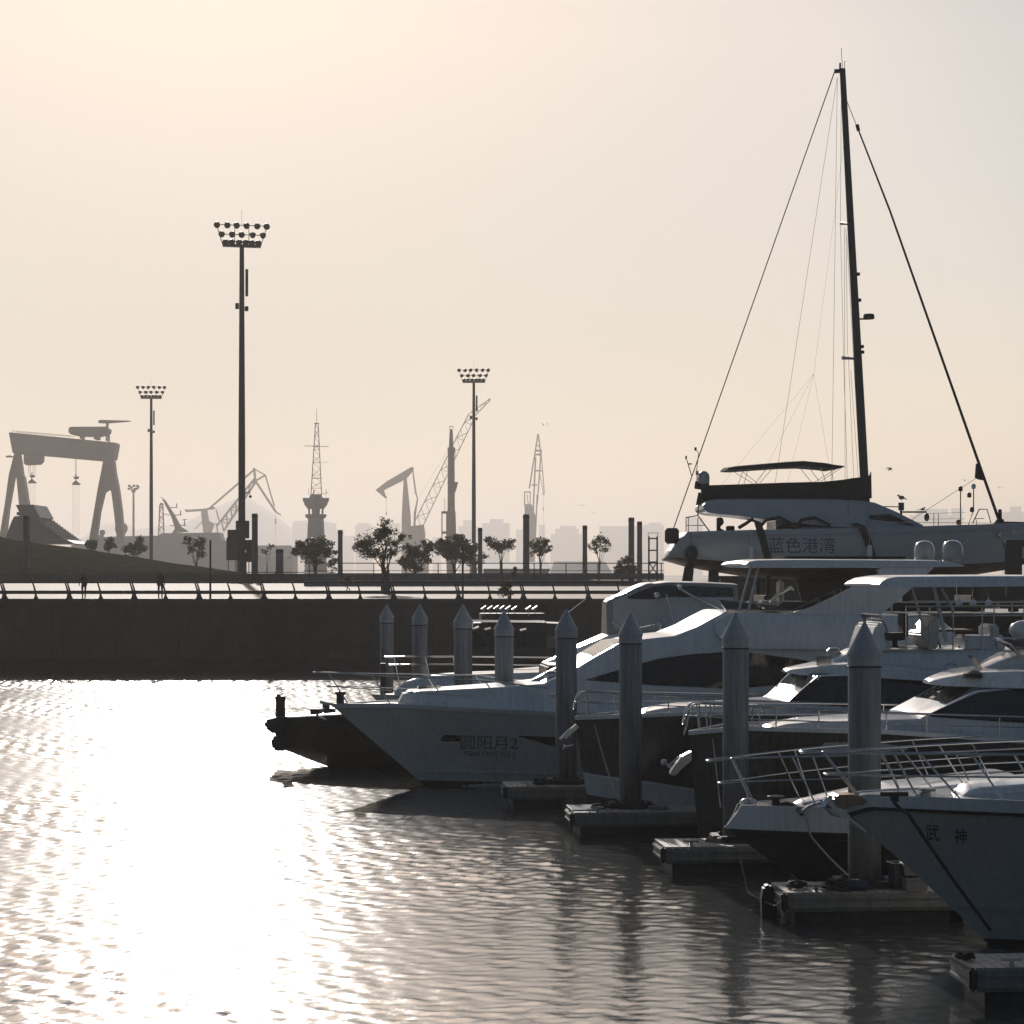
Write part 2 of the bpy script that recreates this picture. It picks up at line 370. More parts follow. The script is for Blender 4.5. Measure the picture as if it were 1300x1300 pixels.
# ------------------------------------------------------------------ land
def slab(name, poly, z0, z1, m, label):
    mb = MB(); n = len(poly)
    mb.add([(x, y, z0) for x, y in poly]+[(x, y, z1) for x, y in poly],
           [tuple(reversed(range(n))), tuple(range(n, 2*n))]+[(i, (i+1) % n, n+(i+1) % n, n+i) for i in range(n)])
    return tag(mb.build(name, m), label, None, None, 'structure')
def pavement():
    mb = MB(); xs = (-260, 9.0, 220); rows = [(QY+.6, None), (QY+2.0, None), (150, None), (188, None), (340, None)]
    vs = []; fs = []
    for y, _ in rows: vs += [(-260, y, GZ(y)), (9.0, y, GZ(y)), (220, y, GZ(y))]
    for i in range(len(rows)-1):
        for k in (0, 1):
            if i == 0 and k == 1: continue
            a = i*3+k; fs.append((a, a+1, a+4, a+3))
    n = len(vs); vs += [(x, y, -3) for x, y in ((-260,QY+.6),(9.0,QY+.6),(9.0,QY+2.0),(220,QY+2.0),(220,340),(-260,340))]
    top = [0, 1, 4, 5, 14, 12]
    fs += [(top[i], top[(i+1) % 6], n+(i+1) % 6, n+i) for i in range(6)]
    mb.add(vs, fs); tag(mb.build('promenade_pavement', 'paving'), 'pale promenade paving that shines in the low sun', None, None, 'structure')
pavement()
slab('boatyard_ground', [(8.6, 86), (160, 86), (160, QY+2.0), (9.0, QY+2.0), (8.6, QY)], -3, QZ-.006, 'yard', 'concrete boatyard ground behind the moored yachts')
slab('shipyard_ground', [(-900, 420), (900, 420), (1800, 3400), (-1800, 3400)], -3, 3.0, 'land', 'flat shipyard ground across the basin')
slab('city_shore', [(-3400, 4600), (3400, 4600), (3400, 8200), (-3400, 8200)], -3, 4.0, 'land', 'low hazy shore below the city')
M['tide'] = mat('weed_stained_concrete', (.022,.023,.017), .8, var=.4, vscale=1.2, bump=.5, bscale=9)
def quay_wall():
    mb = MB(); z0 = -3.0
    x = -80.0; k = 0
    while x < 8.6:                       # cast panels with open joints, a darker band at the tide line
        w_ = 3.6; x1 = min(x+w_, 8.6)
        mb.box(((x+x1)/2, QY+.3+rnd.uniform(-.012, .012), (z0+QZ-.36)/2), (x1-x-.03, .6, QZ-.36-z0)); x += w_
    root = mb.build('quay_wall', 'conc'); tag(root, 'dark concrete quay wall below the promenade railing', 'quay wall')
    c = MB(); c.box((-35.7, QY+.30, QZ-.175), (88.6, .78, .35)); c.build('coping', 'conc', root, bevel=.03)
    f = MB(); f.box((-35.7, QY-.012, .2), (88.6, .03, 1.0)); f.build('tide_band', 'tide', root)
    return root
quay_wall()
def yard_wall():
    mb = MB(); mb.box((84.3, 85.8, .47), (151.4, .4, 7.0)); mb.box((8.45, 104.3, .47), (.4, 36.8, 7.0))
    tag(mb.build('boatyard_quay_wall', 'conc'), 'concrete wall edging the boatyard behind the yachts', 'quay wall')
yard_wall()
def mound():
    mb = MB(); nx, ny = 60, 24; vs = []; fs = []
    prof = [(-110, 14), (-60, 11.2), (-54, 9.25), (-45, 8.1), (-36, 6.7), (-28, 5.5), (-22, 4.95), (-16, 4.80), (-5, 4.77), (60, 4.77)]
    for j in range(ny+1):
        y = 200+ j*5.0
        for i in range(nx+1):
            x = -140+i*(150/nx)
            top = interp(prof, x*250/y)
            up = math.sin(min(1, j/10)*math.pi/2) if j < 10 else 1.0
            z = 4.77+max(0, top-4.77)*up + (.08*math.sin(x*.7+j)+.06*math.sin(x*1.9-j*.6))*up*(1 if top > 4.9 else 0)
            vs.append((x, y, z))
    for j in range(ny):
        for i in range(nx):
            a = j*(nx+1)+i; fs.append((a, a+1, a+nx+2, a+nx+1))
    mb.add(vs, fs)
    tag(mb.build('grass_mound', 'grasscol', smooth=60), 'dark grass mound sloping down along the promenade', None, None, 'structure')
mound()

# ------------------------------------------------------------------ floating fingers and guide piles
TH = R(5.0)
DC, DS = math.cos(TH), math.sin(TH)
def finger(px, py, Y, w, ln, label, zt=.5, planks=True, pale=()):
    """px, py: near top corner of the outer end"""
    p = P(px, py, Y)
    root = empty('floating_dock', (p.x, p.y, 0), TH, label, 'floating dock', 'floating dock fingers of the marina')
    h = .27
    f = MB()
    f.box((ln/2, w/2, zt-h/2-.03), (ln, w, h)); ob = f.build('fascia', 'dockside', root, bevel=.03)
    g = MB()                               # two horizontal timber whalers along the side
    for z in (zt-.09, zt-.22):
        g.box((ln/2, -.02, z), (ln-.1, .03, .05)); g.box((-.012, w/2, z), (.03, w-.1, .05))
    g.each('whaler', 'dockside', root, bevel=.012)
    d = MB(); x = .01; k = 0
    while x < ln-.1:
        d.box((x+.07, w/2, zt-.012), (.128, w-.06, .034)); x += .14
    d.build('deck_planking', 'teakpale', root)
    e = MB()
    for a in (.12, ln*.22, ln*.44, ln*.66, ln*.86):
        e.box((a+ln*.09, w/2, -.05), (ln*.175, w-.16, .52))
    e.each('float', 'float', root, bevel=.03)
    b = MB()
    for a in pale: b.box((a, .06, .02), (.62, .1, .46))
    if pale: b.build('float_block', 'concfloat', root, bevel=.02)
    c = MB()
    for a in (.5,):
        c.box((a, .14, zt+.04), (.06, .05, .08)); c.tube([(a-.14, .14, zt+.09), (a+.14, .14, zt+.09)], .022)
    c.build('cleat', 'steel', root)
    cr = MB(); cr.box((-.03, .02, zt-.14), (.1, .12, .3)); cr.build('corner_bumper', 'rubber', root, bevel=.03)
    return root
M['teakpale'] = mat('bleached_deck_boards', (.33,.295,.25), .5, var=.25, vscale=3, stretch=(1,.3,1))
DOCKS = [
 (1238, 1231, 29.4, 1.15, 14, 'bare floating dock by itself in front of the bow lettered in two dark characters', ()),
 (998, 1134, 36.4, 1.3, 14, 'floating dock with rope coils and baskets under the dark pointed bow', (3.1,)),
 (844, 1076, 42.5, 1.4, 14, 'floating dock whose end carries the second pile from the camera side', ()),
 (728, 1032, 48.7, 1.5, 14, 'floating dock with a painted patch of sunlight on its end and a mooring line', ()),
 (643, 999, 54.6, 1.5, 14, 'dark floating dock touching the bow with the number 2', (1.6,)),
 (566, 968, 61.0, 1.5, 14, 'floating dock hidden between the white bow and the dark workboat', ()),
]
for px, py, Y, w_, ln, lab, pale in DOCKS: finger(px, py, Y, w_, ln, lab, pale=pale)
def pile(px, Y, ytop, wpx, label, base=.3):
    p = P(px, ytop, Y); r = wpx*Y/F/2; H = p.z
    root = empty('mooring_pile', (p.x, p.y, 0), 0, label, 'mooring pile', 'guide piles with pointed caps')
    hcap = r*2.05
    b = MB(); pr = []
    for i in range(15): pr.append((r*1.0, -2.5+(H-hcap+2.5)*i/14))
    b.lathe((0,0,0), pr, 20); b.build('shaft', 'pile', root, smooth=40)
    c = MB(); c.lathe((0,0,0), [(r*1.03, H-hcap-.16), (r*1.03, H-hcap-.005), (r*1.09, H-hcap), (r*1.09, H-hcap+.03), (.015, H)], 20); c.build('cap', 'pilecap', root, smooth=30)
    g = MB(); g.lathe((0,0,0), [(r*1.02, H-hcap-.19), (r*1.055, H-hcap-.185), (r*1.055, H-hcap-.165), (r*1.02, H-hcap-.16)], 20); g.build('cap_band', 'rubber', root)
    if base:
        k = MB()
        for sx, sy in ((-1,0),(1,0),(0,-1),(0,1)):
            k.box((sx*(r+.14), sy*(r+.14), .56), (.16 if sx else r*2.6, .16 if sy else r*2.6, .12))
        k.build('pile_collar', 'rubber', root, bevel=.02)
    return root
pile(1097.5, 37.3, 789, 42, 'grey pile rising from the dock with the baskets, in front of the flybridge canopy poles')
pile(934, 43.6, 777, 33, 'grey pile rising between the anchor and the low pulpit rail')
pile(800.5, 49.8, 777, 29, 'grey pile standing in front of the long dark cabin window')
pile(719, 55.6, 773, 27, 'grey pile beside the dark plumb bow with the slack mooring line')
pile(640, 61.9, 775, 24, 'pale grey pile between the hanging rail bars and the white foredeck')
pile(588, 67.8, 767, 23, 'bluish grey pile behind the dark blue bundle on the white foredeck', base=0)
pile(533, 73.5, 767, 19, 'thin grey pile behind the pulpit rails, second furthest of the row', base=0)
pile(491, 79.5, 767, 17, 'furthest thin grey pile of the row, against the quay wall', base=0)

# ------------------------------------------------------------------ boats: common tools
class Boat:
    def __init__(s, name, px, Y, th, label, cat, group=None, py=None):
        s.x0 = (px-650)*Y/F; s.y0 = Y; s.th = th; s.c, s.s = math.cos(th), math.sin(th)
        s.root = empty(name, (s.x0, s.y0, 0), th, label, cat, group)
    def px(s, px, py, v=0.0):
        """pixel -> (u, z) on the boat's own fore-and-aft plane at sideways offset v"""
        a = (px-650.0)/F
        u = (a*(s.y0+v*s.c)-s.x0+v*s.s)/(s.c-a*s.s); Y = s.y0+u*s.s+v*s.c
        return u, CAMZ-(py-HY)*Y/F
    def p3(s, px, py, v=0.0):
        u, z = s.px(px, py, v); return Vector((u, v, z))
    def W(s, px, py, v=0.0):
        u, z = s.px(px, py, v); return Vector((s.x0+u*s.c-v*s.s, s.y0+u*s.s+v*s.c, z))
    def hl(s, h, pts):
        """pixels -> (u, z) on the near side of hull h"""
        out = []
        for a, c in pts:
            v = -1.0
            for _ in range(6):
                u, z = s.px(a, c, v); v = -h.b(u, z)
            out.append((u, z))
        return out
    def line(s, pts, v=0.0): return [s.px(a, b, v) for a, b in pts]

class Hull:
    """half breadth b(u, z) of a hull: raked stem, flared bow, run aft"""
    def __init__(s, L, sheer, stem, bw, bs, entry=.5, n=2.3, flare=1.4, tail=.9):
        s.L, s.sheer, s.stem, s.bw, s.bs, s.entry, s.n, s.flare, s.tail = L, sheer, sorted((z, u) for u, z in stem), bw, bs, entry, n, flare, tail
    def zs(s, u): return interp(s.sheer, u)
    def u0(s, z): return interp(s.stem, z)
    def b(s, u, z):
        k = max(0.0, min(1.0, z/s.zs(u)))
        B = s.bw+(s.bs-s.bw)*k**s.flare
        if z < 0: B = s.bw*max(.25, 1+z*.9)
        S = s.L*s.entry*(1.25-.25*k); t = max(0.0, min(1.0, (u-s.u0(z))/S))
        sh = 1-(1-t)**s.n
        tt = max(0.0, (u/s.L-.55)/.45); return B*sh*(1-(1-s.tail)*tt**1.5)
    def mesh(s, name, m, parent, z0=-.45, k0=None, k1=None, nz=14, nu=44, zlo=None, zhi=None, deck=True, off=0.0, sides=(-1,1)):
        """hull skin between two heights (fractions of the sheer or fixed heights)"""
        mb = MB(); lv = []
        us = [ (i/nu)**1.6 for i in range(nu+1)]
        for side in sides:
            rows = []
            for j in range(nz+1):
                f = j/nz; row = []
                for t in us:
                    ue = t*s.L
                    a = (zlo(ue) if zlo else z0); c = (zhi(ue) if zhi else s.zs(ue))
                    z = a+(c-a)*f; st = s.u0(z); u = st+t*(s.L-st)
                    row.append((u, side*(s.b(u, z)+off), z))
                rows.append(row)
            vs = [v for r_ in rows for v in r_]; n = nu+1
            fs = [(j*n+i, j*n+i+1, (j+1)*n+i+1, (j+1)*n+i) for j in range(nz) for i in range(nu)]
            mb.add(vs, fs)
            if side == sides[0]: top0 = rows[-1]; end0 = [r_[-1] for r_ in rows]; bot0 = rows[0]
            else: top1 = rows[-1]; end1 = [r_[-1] for r_ in rows]; bot1 = rows[0]
        if deck and len(sides) == 2:
            n = len(top0)
            mb.add(top0+top1, [(i, i+1, n+i+1, n+i) for i in range(n-1)])
            n = len(end0); mb.add(end0+end1, [(i, i+1, n+i+1, n+i) for i in range(n-1)])
            n = len(bot0); mb.add(bot0+bot1, [(i, i+1, n+i+1, n+i) for i in range(n-1)])
        return mb.build(name, m, parent, smooth=38)
    def band(s, name, m, parent, zlo, zhi, off=.012, u1=None, nu=60, th=.02, sides=(-1,1), ua=None):
        """a moulding or stripe that follows the hull between two heights, proud of it"""
        mb = MB(); u1 = u1 or s.L
        for side in sides:
            rings = []
            for i in range(nu+1):
                t = (i/nu)**1.5
                ue = t*u1 if ua is None else ua+t*(u1-ua)
                a, c = zlo(ue), zhi(ue); ring = []
                for z, o in ((a, -.01), (a, off), (c, off), (c, -.01)):
                    st = s.u0(z); u = ue if ua is not None else st+t*(u1-st)
                    ring.append((u, side*(max(0, s.b(u, z))+o), z))
                rings.append(ring)
            mb.loft(rings)
        return mb.build(name, m, parent, smooth=35)
    def patch(s, lo, hi, name, m, parent, off=.012, side=-1, nu=24, nz=3):
        us = [lerp(lo[0][0], lo[-1][0], i/nu) for i in range(nu+1)]; vs = []; fs = []
        for u in us:
            a, c = interp(lo, u), interp(hi, u)
            for j in range(nz+1):
                z = lerp(a, c, j/nz); vs.append((u, side*(s.b(u, z)+off), z))
        n = nz+1
        for i in range(nu):
            for j in range(nz): fs.append((i*n+j, (i+1)*n+j, (i+1)*n+j+1, i*n+j+1))
        mb = MB(); mb.add(vs, fs); return mb.build(name, m, parent, smooth=60)

class Body:
    """lofted superstructure: stations (u, zb, zt, wb, wt) joined into a rounded shell"""
    def __init__(s, st): s.st = sorted(st)
    def at(s, u):
        u = max(s.st[0][0], min(s.st[-1][0], u))
        return [interp([(q[0], q[k]) for q in s.st], u) for k in (1,2,3,4)]
    def w(s, u, z):
        zb, zt, wb, wt = s.at(u); t = max(0, min(1, (z-zb)/max(1e-4, zt-zb))); return lerp(wb, wt, t)
    def mesh(s, name, m, parent, r=.12, crown=.04, sub=3, smooth=40):
        us = []
        for i in range(len(s.st)-1):
            for k in range(sub): us.append(lerp(s.st[i][0], s.st[i+1][0], k/sub))
        us.append(s.st[-1][0]); rings = []
        for u in us:
            zb, zt, wb, wt = s.at(u); h = max(.004, zt-zb); rr = min(r, h*.45, wt*.5); ring = []
            for sg in (-1, 1):
                pts = [(wb, zb), (lerp(wb, wt, .33), zb+h*.33), (lerp(wb, wt, .66), zb+h*.62)]
                wtop = lerp(wb, wt, (h-rr)/h)
                for q in range(5):
                    an = math.pi/2*q/4; pts.append((wtop-rr*(1-math.cos(an)), zt-rr+rr*math.sin(an)))
                pts.append((wtop*.5, zt+crown*.75)); pts.append((0.0, zt+crown)) if sg == -1 else None
                if sg == -1: ring += [(u, -y, z) for y, z in pts]
                else: ring += [(u, y, z) for y, z in reversed(pts)]
            rings.append(ring)
        mb = MB(); mb.loft(rings); return mb.build(name, m, parent, smooth=smooth)
    def panel(s, lo, hi, name, m, parent, off=.012, side=-1, nu=30, nz=4):
        vs = []; fs = []; n = nz+1
        for i in range(nu+1):
            u = lerp(lo[0][0], lo[-1][0], i/nu); a, c = interp(lo, u), interp(hi, u)
            for j in range(n):
                z = lerp(a, c, j/nz); vs.append((u, side*(s.w(u, z)+off), z))
        for i in range(nu):
            for j in range(nz): fs.append((i*n+j, (i+1)*n+j, (i+1)*n+j+1, i*n+j+1))
        mb = MB(); mb.add(vs, fs); return mb.build(name, m, parent, smooth=60)
    def top(s, u1, u2, name, m, parent, inset=.18, off=.03, crown=.04, nu=10, nv=10):
        vs = []; fs = []; n = nv+1
        for i in range(nu+1):
            u = lerp(u1, u2, i/nu); zb, zt, wb, wt = s.at(u); wi = max(.05, wt-inset)
            for j in range(n):
                q = -1+2*j/nv; vs.append((u, q*wi, zt+crown*(1-.9*q*q)+off))
        for i in range(nu):
            for j in range(nv): fs.append((i*n+j, (i+1)*n+j, (i+1)*n+j+1, i*n+j+1))
        mb = MB(); mb.add(vs, fs); return mb.build(name, m, parent, smooth=60)

def stations(bt, rows, v, wf):
    """rows: (px, zb_py, zt_py); wf(u) -> (wb, wt)"""
    out = []
    for a, b_, t in rows:
        vv = v
        for _ in range(6):
            u, zb = bt.px(a, b_, vv); wb, wt = wf(u); vv = -.5*(wb+wt)
        zb = bt.px(a, b_, -wb)[1]; zt = bt.px(a, t, -wt)[1]; out.append((u, zb, max(zt, zb+.004), wb, wt))
    return out
def lettering(body, bt, hull, cx, cy, wpx, hpx, name, m, v, off=.016, shear=0.0):
    """text laid on the near side of a hull, centred on a pixel"""
    c = bpy.data.curves.new(name, 'FONT'); c.body = body; c.align_x = 'CENTER'; c.align_y = 'CENTER'; c.offset = .0; c.shear = shear
    t = bpy.data.objects.new(name, c); COL.objects.link(t)
    dg = bpy.context.evaluated_depsgraph_get(); me = bpy.data.meshes.new_from_object(t.evaluated_get(dg))
    COL.objects.unlink(t); bpy.data.objects.remove(t)
    bm = bmesh.new(); bm.from_mesh(me); bmesh.ops.triangulate(bm, faces=bm.faces)
    xs = [q.co.x for q in bm.verts]; ys = [q.co.y for q in bm.verts]
    (u0, z0), (u1, z1) = bt.hl(hull, [(cx-wpx/2, cy+hpx/2), (cx+wpx/2, cy-hpx/2)])
    for q in bm.verts:
        u = lerp(u0, u1, (q.co.x-min(xs))/(max(xs)-min(xs))); z = lerp(z0, z1, (q.co.y-min(ys))/(max(ys)-min(ys)))
        q.co = Vector((u, -(hull.b(u, z)+off), z))
    bm.to_mesh(me); bm.free(); me.materials.clear(); me.materials.append(M[m]); me.name = name
    o = bpy.data.objects.new(name, me); COL.objects.link(o); o.parent = bt.root; return o
def rails(bt, hull, top, mid, posts, inset=.12, r=.019, r2=.014, name='bow_rail', m='steel', zup=None):
    """pulpit rail: top and mid lines given as (u, z) of the near side; mirrored to the far side and joined at the tip"""
    root = None
    def lines(ln):
        pts = []
        (u0, z0) = ln[0]
        near = []
        us_ = sorted(set([round(q[0], 4) for q in ln]+[round(lerp(u0, ln[-1][0], (k/18)**1.4), 4) for k in range(19)]))
        for i, u in enumerate(us_):
            z = interp(ln, u)
            hb_ = max(.0, hull.b(max(u+.25, hull.u0(hull.zs(max(u, .01)))+.02), hull.zs(max(u, .01)))-inset)
            if u <= u0+.01: hb_ = 0
            near.append((u, max(.2, hb_) if i else .07, z))
        return near
    a = MB(); n = lines(top); a.tube([(u, y, z) for u, y, z in reversed(n)]+[(u, -y, z) for u, y, z in n], r, 6)
    root = a.build(name, m, bt.root, smooth=60)
    if mid:
        b = MB(); n2 = lines(mid); b.tube([(u, y, z) for u, y, z in reversed(n2)]+[(u, -y, z) for u, y, z in n2], r2, 6); b.build('mid_rail', m, root, smooth=60)
    c = MB()
    for (ut, ub) in posts:
        zt = interp(top, ut); zb = hull.zs(ub)
        yt = max(.03, hull.b(max(ut+.25, .1), hull.zs(max(ut, .01)))-inset); yb = max(.03, hull.b(ub, zb-.02)-inset*.7)
        for sg in (-1, 1): c.tube([(ut, sg*yt, zt), (ub, sg*yb, zb-.03)], r2*1.1, 6)
    c.each('stanchion', m, root, smooth=60)
    return root
def rope(pts, r, name, m, label, sag=.0, n=14):
    mb = MB(); out = []
    for i in range(len(pts)-1):
        a, b_ = Vector(pts[i]), Vector(pts[i+1])
        for k in range(n+(1 if i == len(pts)-2 else 0)):
            t = k/n; q = a.lerp(b_, t); q.z -= sag*4*t*(1-t); out.append(q)
    mb.tube(out, r, 5); o = mb.build(name, m, smooth=60, origin=tuple(out[0])); return tag(o, label, 'rope')

# ------------------------------------------------------------------ flybridge yacht with the white hull (name and a 2 on the bow)
def both(fn):
    for sg in (-1, 1): fn(sg)
def plate(bt, pts, v, th, name, m, parent=None, bevel=.02):
    mb = MB(); mb.prism([bt.p3(a, b, v) for a, b in pts], (0,1,0), th); return mb.build(name, m, parent or bt.root, bevel=bevel)
def dome(parent, c, r, h, name='radar_dome', m='gelgrey'):
    mb = MB(); mb.lathe(c, [(r*.72, 0), (r*.95, h*.08), (r, h*.3), (r, h*.55), (r*.93, h*.74), (r*.74, h*.89), (r*.4, h*.98), (.01, h)], 18)
    return mb.build(name, m, parent, smooth=50)
def yacht_white():
    b = Boat('flybridge_yacht', 420, 60.5, TH, 'white hulled flybridge yacht lettered with a number 2, long dark cabin window and hardtop', 'motor yacht', 'motor yachts moored bow out')
    r = b.root
    sh = b.line([(420,895),(500,897),(600,901),(735,905),(1000,907),(1300,909)], -1.6); sh[0] = (0.0, 2.07)
    h = Hull(19.6, sh, [(0, 2.07), (2.35, .05), (2.8, -.5)], 2.0, 2.42, .48, 2.2, 1.3)
    h.mesh('hull', 'geldull', r)
    h.band('boot_stripe', 'antifoul', r, lambda u: -.4, lambda u: .13, .008)
    h.band('rubbing_strake', 'gel', r, lambda u: h.zs(u)-.07, lambda u: h.zs(u)+.04, .045)
    h.band('spray_rail', 'geldull', r, lambda u: .34+.0*u, lambda u: .40, .03, u1=15)
    # hull windows
    h.patch(b.hl(h,[(560,940),(563,941.5),(584,941)]), b.hl(h,[(560,937),(564,933),(584,933.5)]), 'hull_window', 'glass', r)
    h.patch(b.hl(h,[(657,934.5),(676,940),(708,949)]), b.hl(h,[(657,934),(676,934.5),(708,936)]), 'hull_window', 'glass', r)
    h.patch(b.hl(h,[(560,943.5),(577,944)]), b.hl(h,[(560,941.8),(577,942)]), 'hull_window_sill', 'gel', r, off=.03)
    lettering('圆阳月2', b, h, 621, 943, 73, 16, 'hull_lettering', 'greyink', -1.35)
    lettering('YUAN YANG YUE 2', b, h, 621, 957, 66, 5.5, 'hull_lettering', 'greyink', -1.35)
    wf = lambda d, e: (lambda u: (max(.15, min(1.95, h.b(u, 1.95)-d)), max(.1, min(1.95, h.b(u, 1.95)-d-e))))
    tr = Body(stations(b, [(505,898,894),(511,898,882),(520,898,878.5),(560,900,876),(640,903,872),(690,905,868),(720,905,862)], -1.0, wf(.42, .12)))
    tr.mesh('foredeck_trunk', 'gel', r, .06)
    hm_ = MB()
    for a in (545, 640):
        u, z = b.px(a, 875, 0); hm_.box((u, 0, z+.05), (.6, .6, .06))
    q = MB(); q.tube([b.p3(672,868,-.4), b.p3(690,859,-.5), b.p3(713,847,-.6)], .05, 8); q.build('deck_handrail', 'steel', r, smooth=60)
    q = MB(); q.ball(b.p3(700,857,-1.0), .17, 14, 9, (1.2,1,.7)); q.build('polished_ball', 'steel', r, smooth=60)  # steel ball added on the foredeck only to catch a sun glint
    hm_.each('deck_hatch', 'smoke', r, bevel=.02)
    sup = Body(stations(b, [(690,905,868),(700,905,863),(735,905,847),(760,905,832),(785,905,818),(820,905,811),(858,905,807),(886,905,796),(906,906,785),(922,906,777),(1010,907,779),(1190,908,782),(1214,908,800),(1222,908,905)], -1.75, lambda u: (min(2.0, h.b(u,1.95)-.3), min(1.8, h.b(u,1.95)-.52))))
    sup.mesh('superstructure', 'gel', r, .16, .05)
    both(lambda sg: sup.panel(b.line([(745,863.5),(835,870),(930,874),(1000,868),(1086,857.5)],-1.8), b.line([(745,862.5),(786,850),(835,836),(880,830),(930,827),(957,829),(1022,838),(1086,855)],-1.8), 'side_window', 'glass', r, .014, sg))
    sup.top(*[b.px(a, 840, 0)[0] for a in (744, 783)], 'windscreen', 'glass', r, .3, .02)
    fly = Body(stations(b, [(908,802,788),(925,823,778.5),(960,824,777.5),(1010,824,779.5),(1190,826,782.5),(1212,826,800)], -1.85, lambda u: (2.0, 1.87)))
    fly.mesh('flybridge_coaming', 'gel', r, .1)
    tr2 = MB()
    def step(sg):
        q = MB(); q.tube([(u, sg*(sup.w(u, z)+.03), z) for u, z in b.line([(700,884),(820,880),(940,884),(1090,889)], -1.9)], .02, 6); q.build('grab_rail', 'steel', r, smooth=60)
    both(step)
    both(lambda sg: plate(b, [(1002,780),(1030,768),(1062,753),(1103,730),(1120,720),(1186,720),(1152,751),(1110,787)], sg*1.72, .16, 'arch_leg', 'gel'))
    both(lambda sg: plate(b, [(1003,777),(1040,759),(1080,741),(1112,724),(1118,728),(1104,733),(1062,756),(1030,771)], sg*1.78, .05, 'arch_trim', 'glass'))
    ht = Body(stations(b, [(947,717.5,716),(951,719,713),(962,720.5,711),(1010,720.5,710.3),(1100,720.5,710.8),(1190,720,711.5),(1206,719.5,713.5),(1224,719,717.6)], -1.7, lambda u: (1.82, 1.72)))
    o = ht.mesh('hardtop', 'gel', r, .09, .03)
    q = MB(); u, z = b.px(1065, 710, 0); q.box((u, 0, z+.045), (3.2, 1.5, .05)); q.build('sunroof', 'canvas', o, bevel=.02)
    def strut(sg):
        q = MB()
        q.tube([b.p3(954,719,sg*1.55), b.p3(938,776,sg*1.7)], .035, 6); q.tube([b.p3(963,719,sg*1.5), b.p3(950,776,sg*1.7)], .035, 6)
        q.each('hardtop_strut', 'alu', r, smooth=60)
    both(strut)
    q = MB(); A = [b.p3(912,761.5,s_) for s_ in (-1.45, 1.45)]; B_ = [b.p3(924,777,s_) for s_ in (-1.6, 1.6)]
    C_ = [b.p3(985,767.5,s_) for s_ in (-1.55, 1.55)]; D_ = [b.p3(1012,779,s_) for s_ in (-1.65, 1.65)]
    for i, (p0, p1, p2, p3) in enumerate(((A[0],B_[0],D_[0],C_[0]), (A[1],B_[1],D_[1],C_[1]), (A[0],A[1],B_[1],B_[0]))):
        q.prism([p0,p1,p2,p3], (0,1,0) if i < 2 else (1,0,.5), .02)
    fw = q.build('flybridge_windscreen', 'smoke', r)
    q = MB(); q.tube([C_[0], A[0], A[1], C_[1]], .022, 6); q.tube([B_[0], A[0]], .018, 6); q.build('screen_frame', 'steel', fw, smooth=60)
    q = MB(); p = b.p3(975, 772, -.6); q.box(p+Vector((0,0,.1)), (.5,.5,.2)); q.box(p+Vector((.32,0,.42)), (.12,.5,.6)); q.build('helm_seat', 'seat', r, bevel=.05)
    q = MB(); p = b.p3(975, 762, -.9)
    for k in range(3): q.tube([p+Vector((-.1,.12*k,-.2)), p+Vector((.25,.12*k,.12)), p+Vector((.62,.12*k,.34)), p+Vector((.66,.12*k,.25))], .03, 6)
    q.each('grab_loop', 'steel', r, smooth=60)
    u, z = b.px(1185, 711, -.4); dome(r, (u, .5, z-.03), .27, .55)
    u, z = b.px(1208, 711, -.4); dome(r, (u, -.5, z-.03), .27, .55)
    q = MB(); p = b.p3(1197,712,0)
    q.tube([p, p+Vector((.75,0,.62))], .035, 6); q.build('horn_trumpet', 'steel', r, smooth=60)
    rails(b, h, b.line([(398,855),(480,857.5),(610,862),(690,871)],-.8), b.line([(415,873),(480,876),(600,882)],-.8),
          [(b.px(a,860,-.8)[0], b.px(c,895,-.8)[0]) for a, c in ((417,444),(473,497),(545,570),(612,640))])
    q = MB(); p = b.p3(432,893,0); q.lathe(p, [(.1,0),(.1,.22),(.14,.24),(.14,.3),(.05,.32)], 12); q.build('windlass', 'rubber', r, smooth=50)
    q = MB()
    q.bar(b.p3(406,891,0), b.p3(440,898,0), .07, .16); q.tube([b.p3(412,899,0), b.p3(402,908,0), b.p3(414,914,0)], [.03,.05,.02], 6); q.build('anchor', 'steel', r)
    return b, h
EB, EH = yacht_white()
def bundle():
    p = EB.p3(583, 878, -.2); q = MB(); q.box(p+Vector((0,0,.02)), (.36,.7,.5)); q.box(p+Vector((-.08,0,.3)), (.5,.8,.12))
    tag(q.build('fender_cover_bundle', 'bluecanvas', bevel=.08, origin=tuple(p)), 'dark blue canvas bundle on the foredeck of the white yacht', 'canvas bundle')
    p = EB.p3(586, 888, -1.45); q = MB(); q.box(p, (.48,.3,.10)); q.box(p+Vector((.2,0,.22)), (.06,.06,.4))
    tag(q.build('deck_box', 'gel', bevel=.025, origin=tuple(p)), 'small white deck box beside the blue bundle', 'deck box')
bundle()

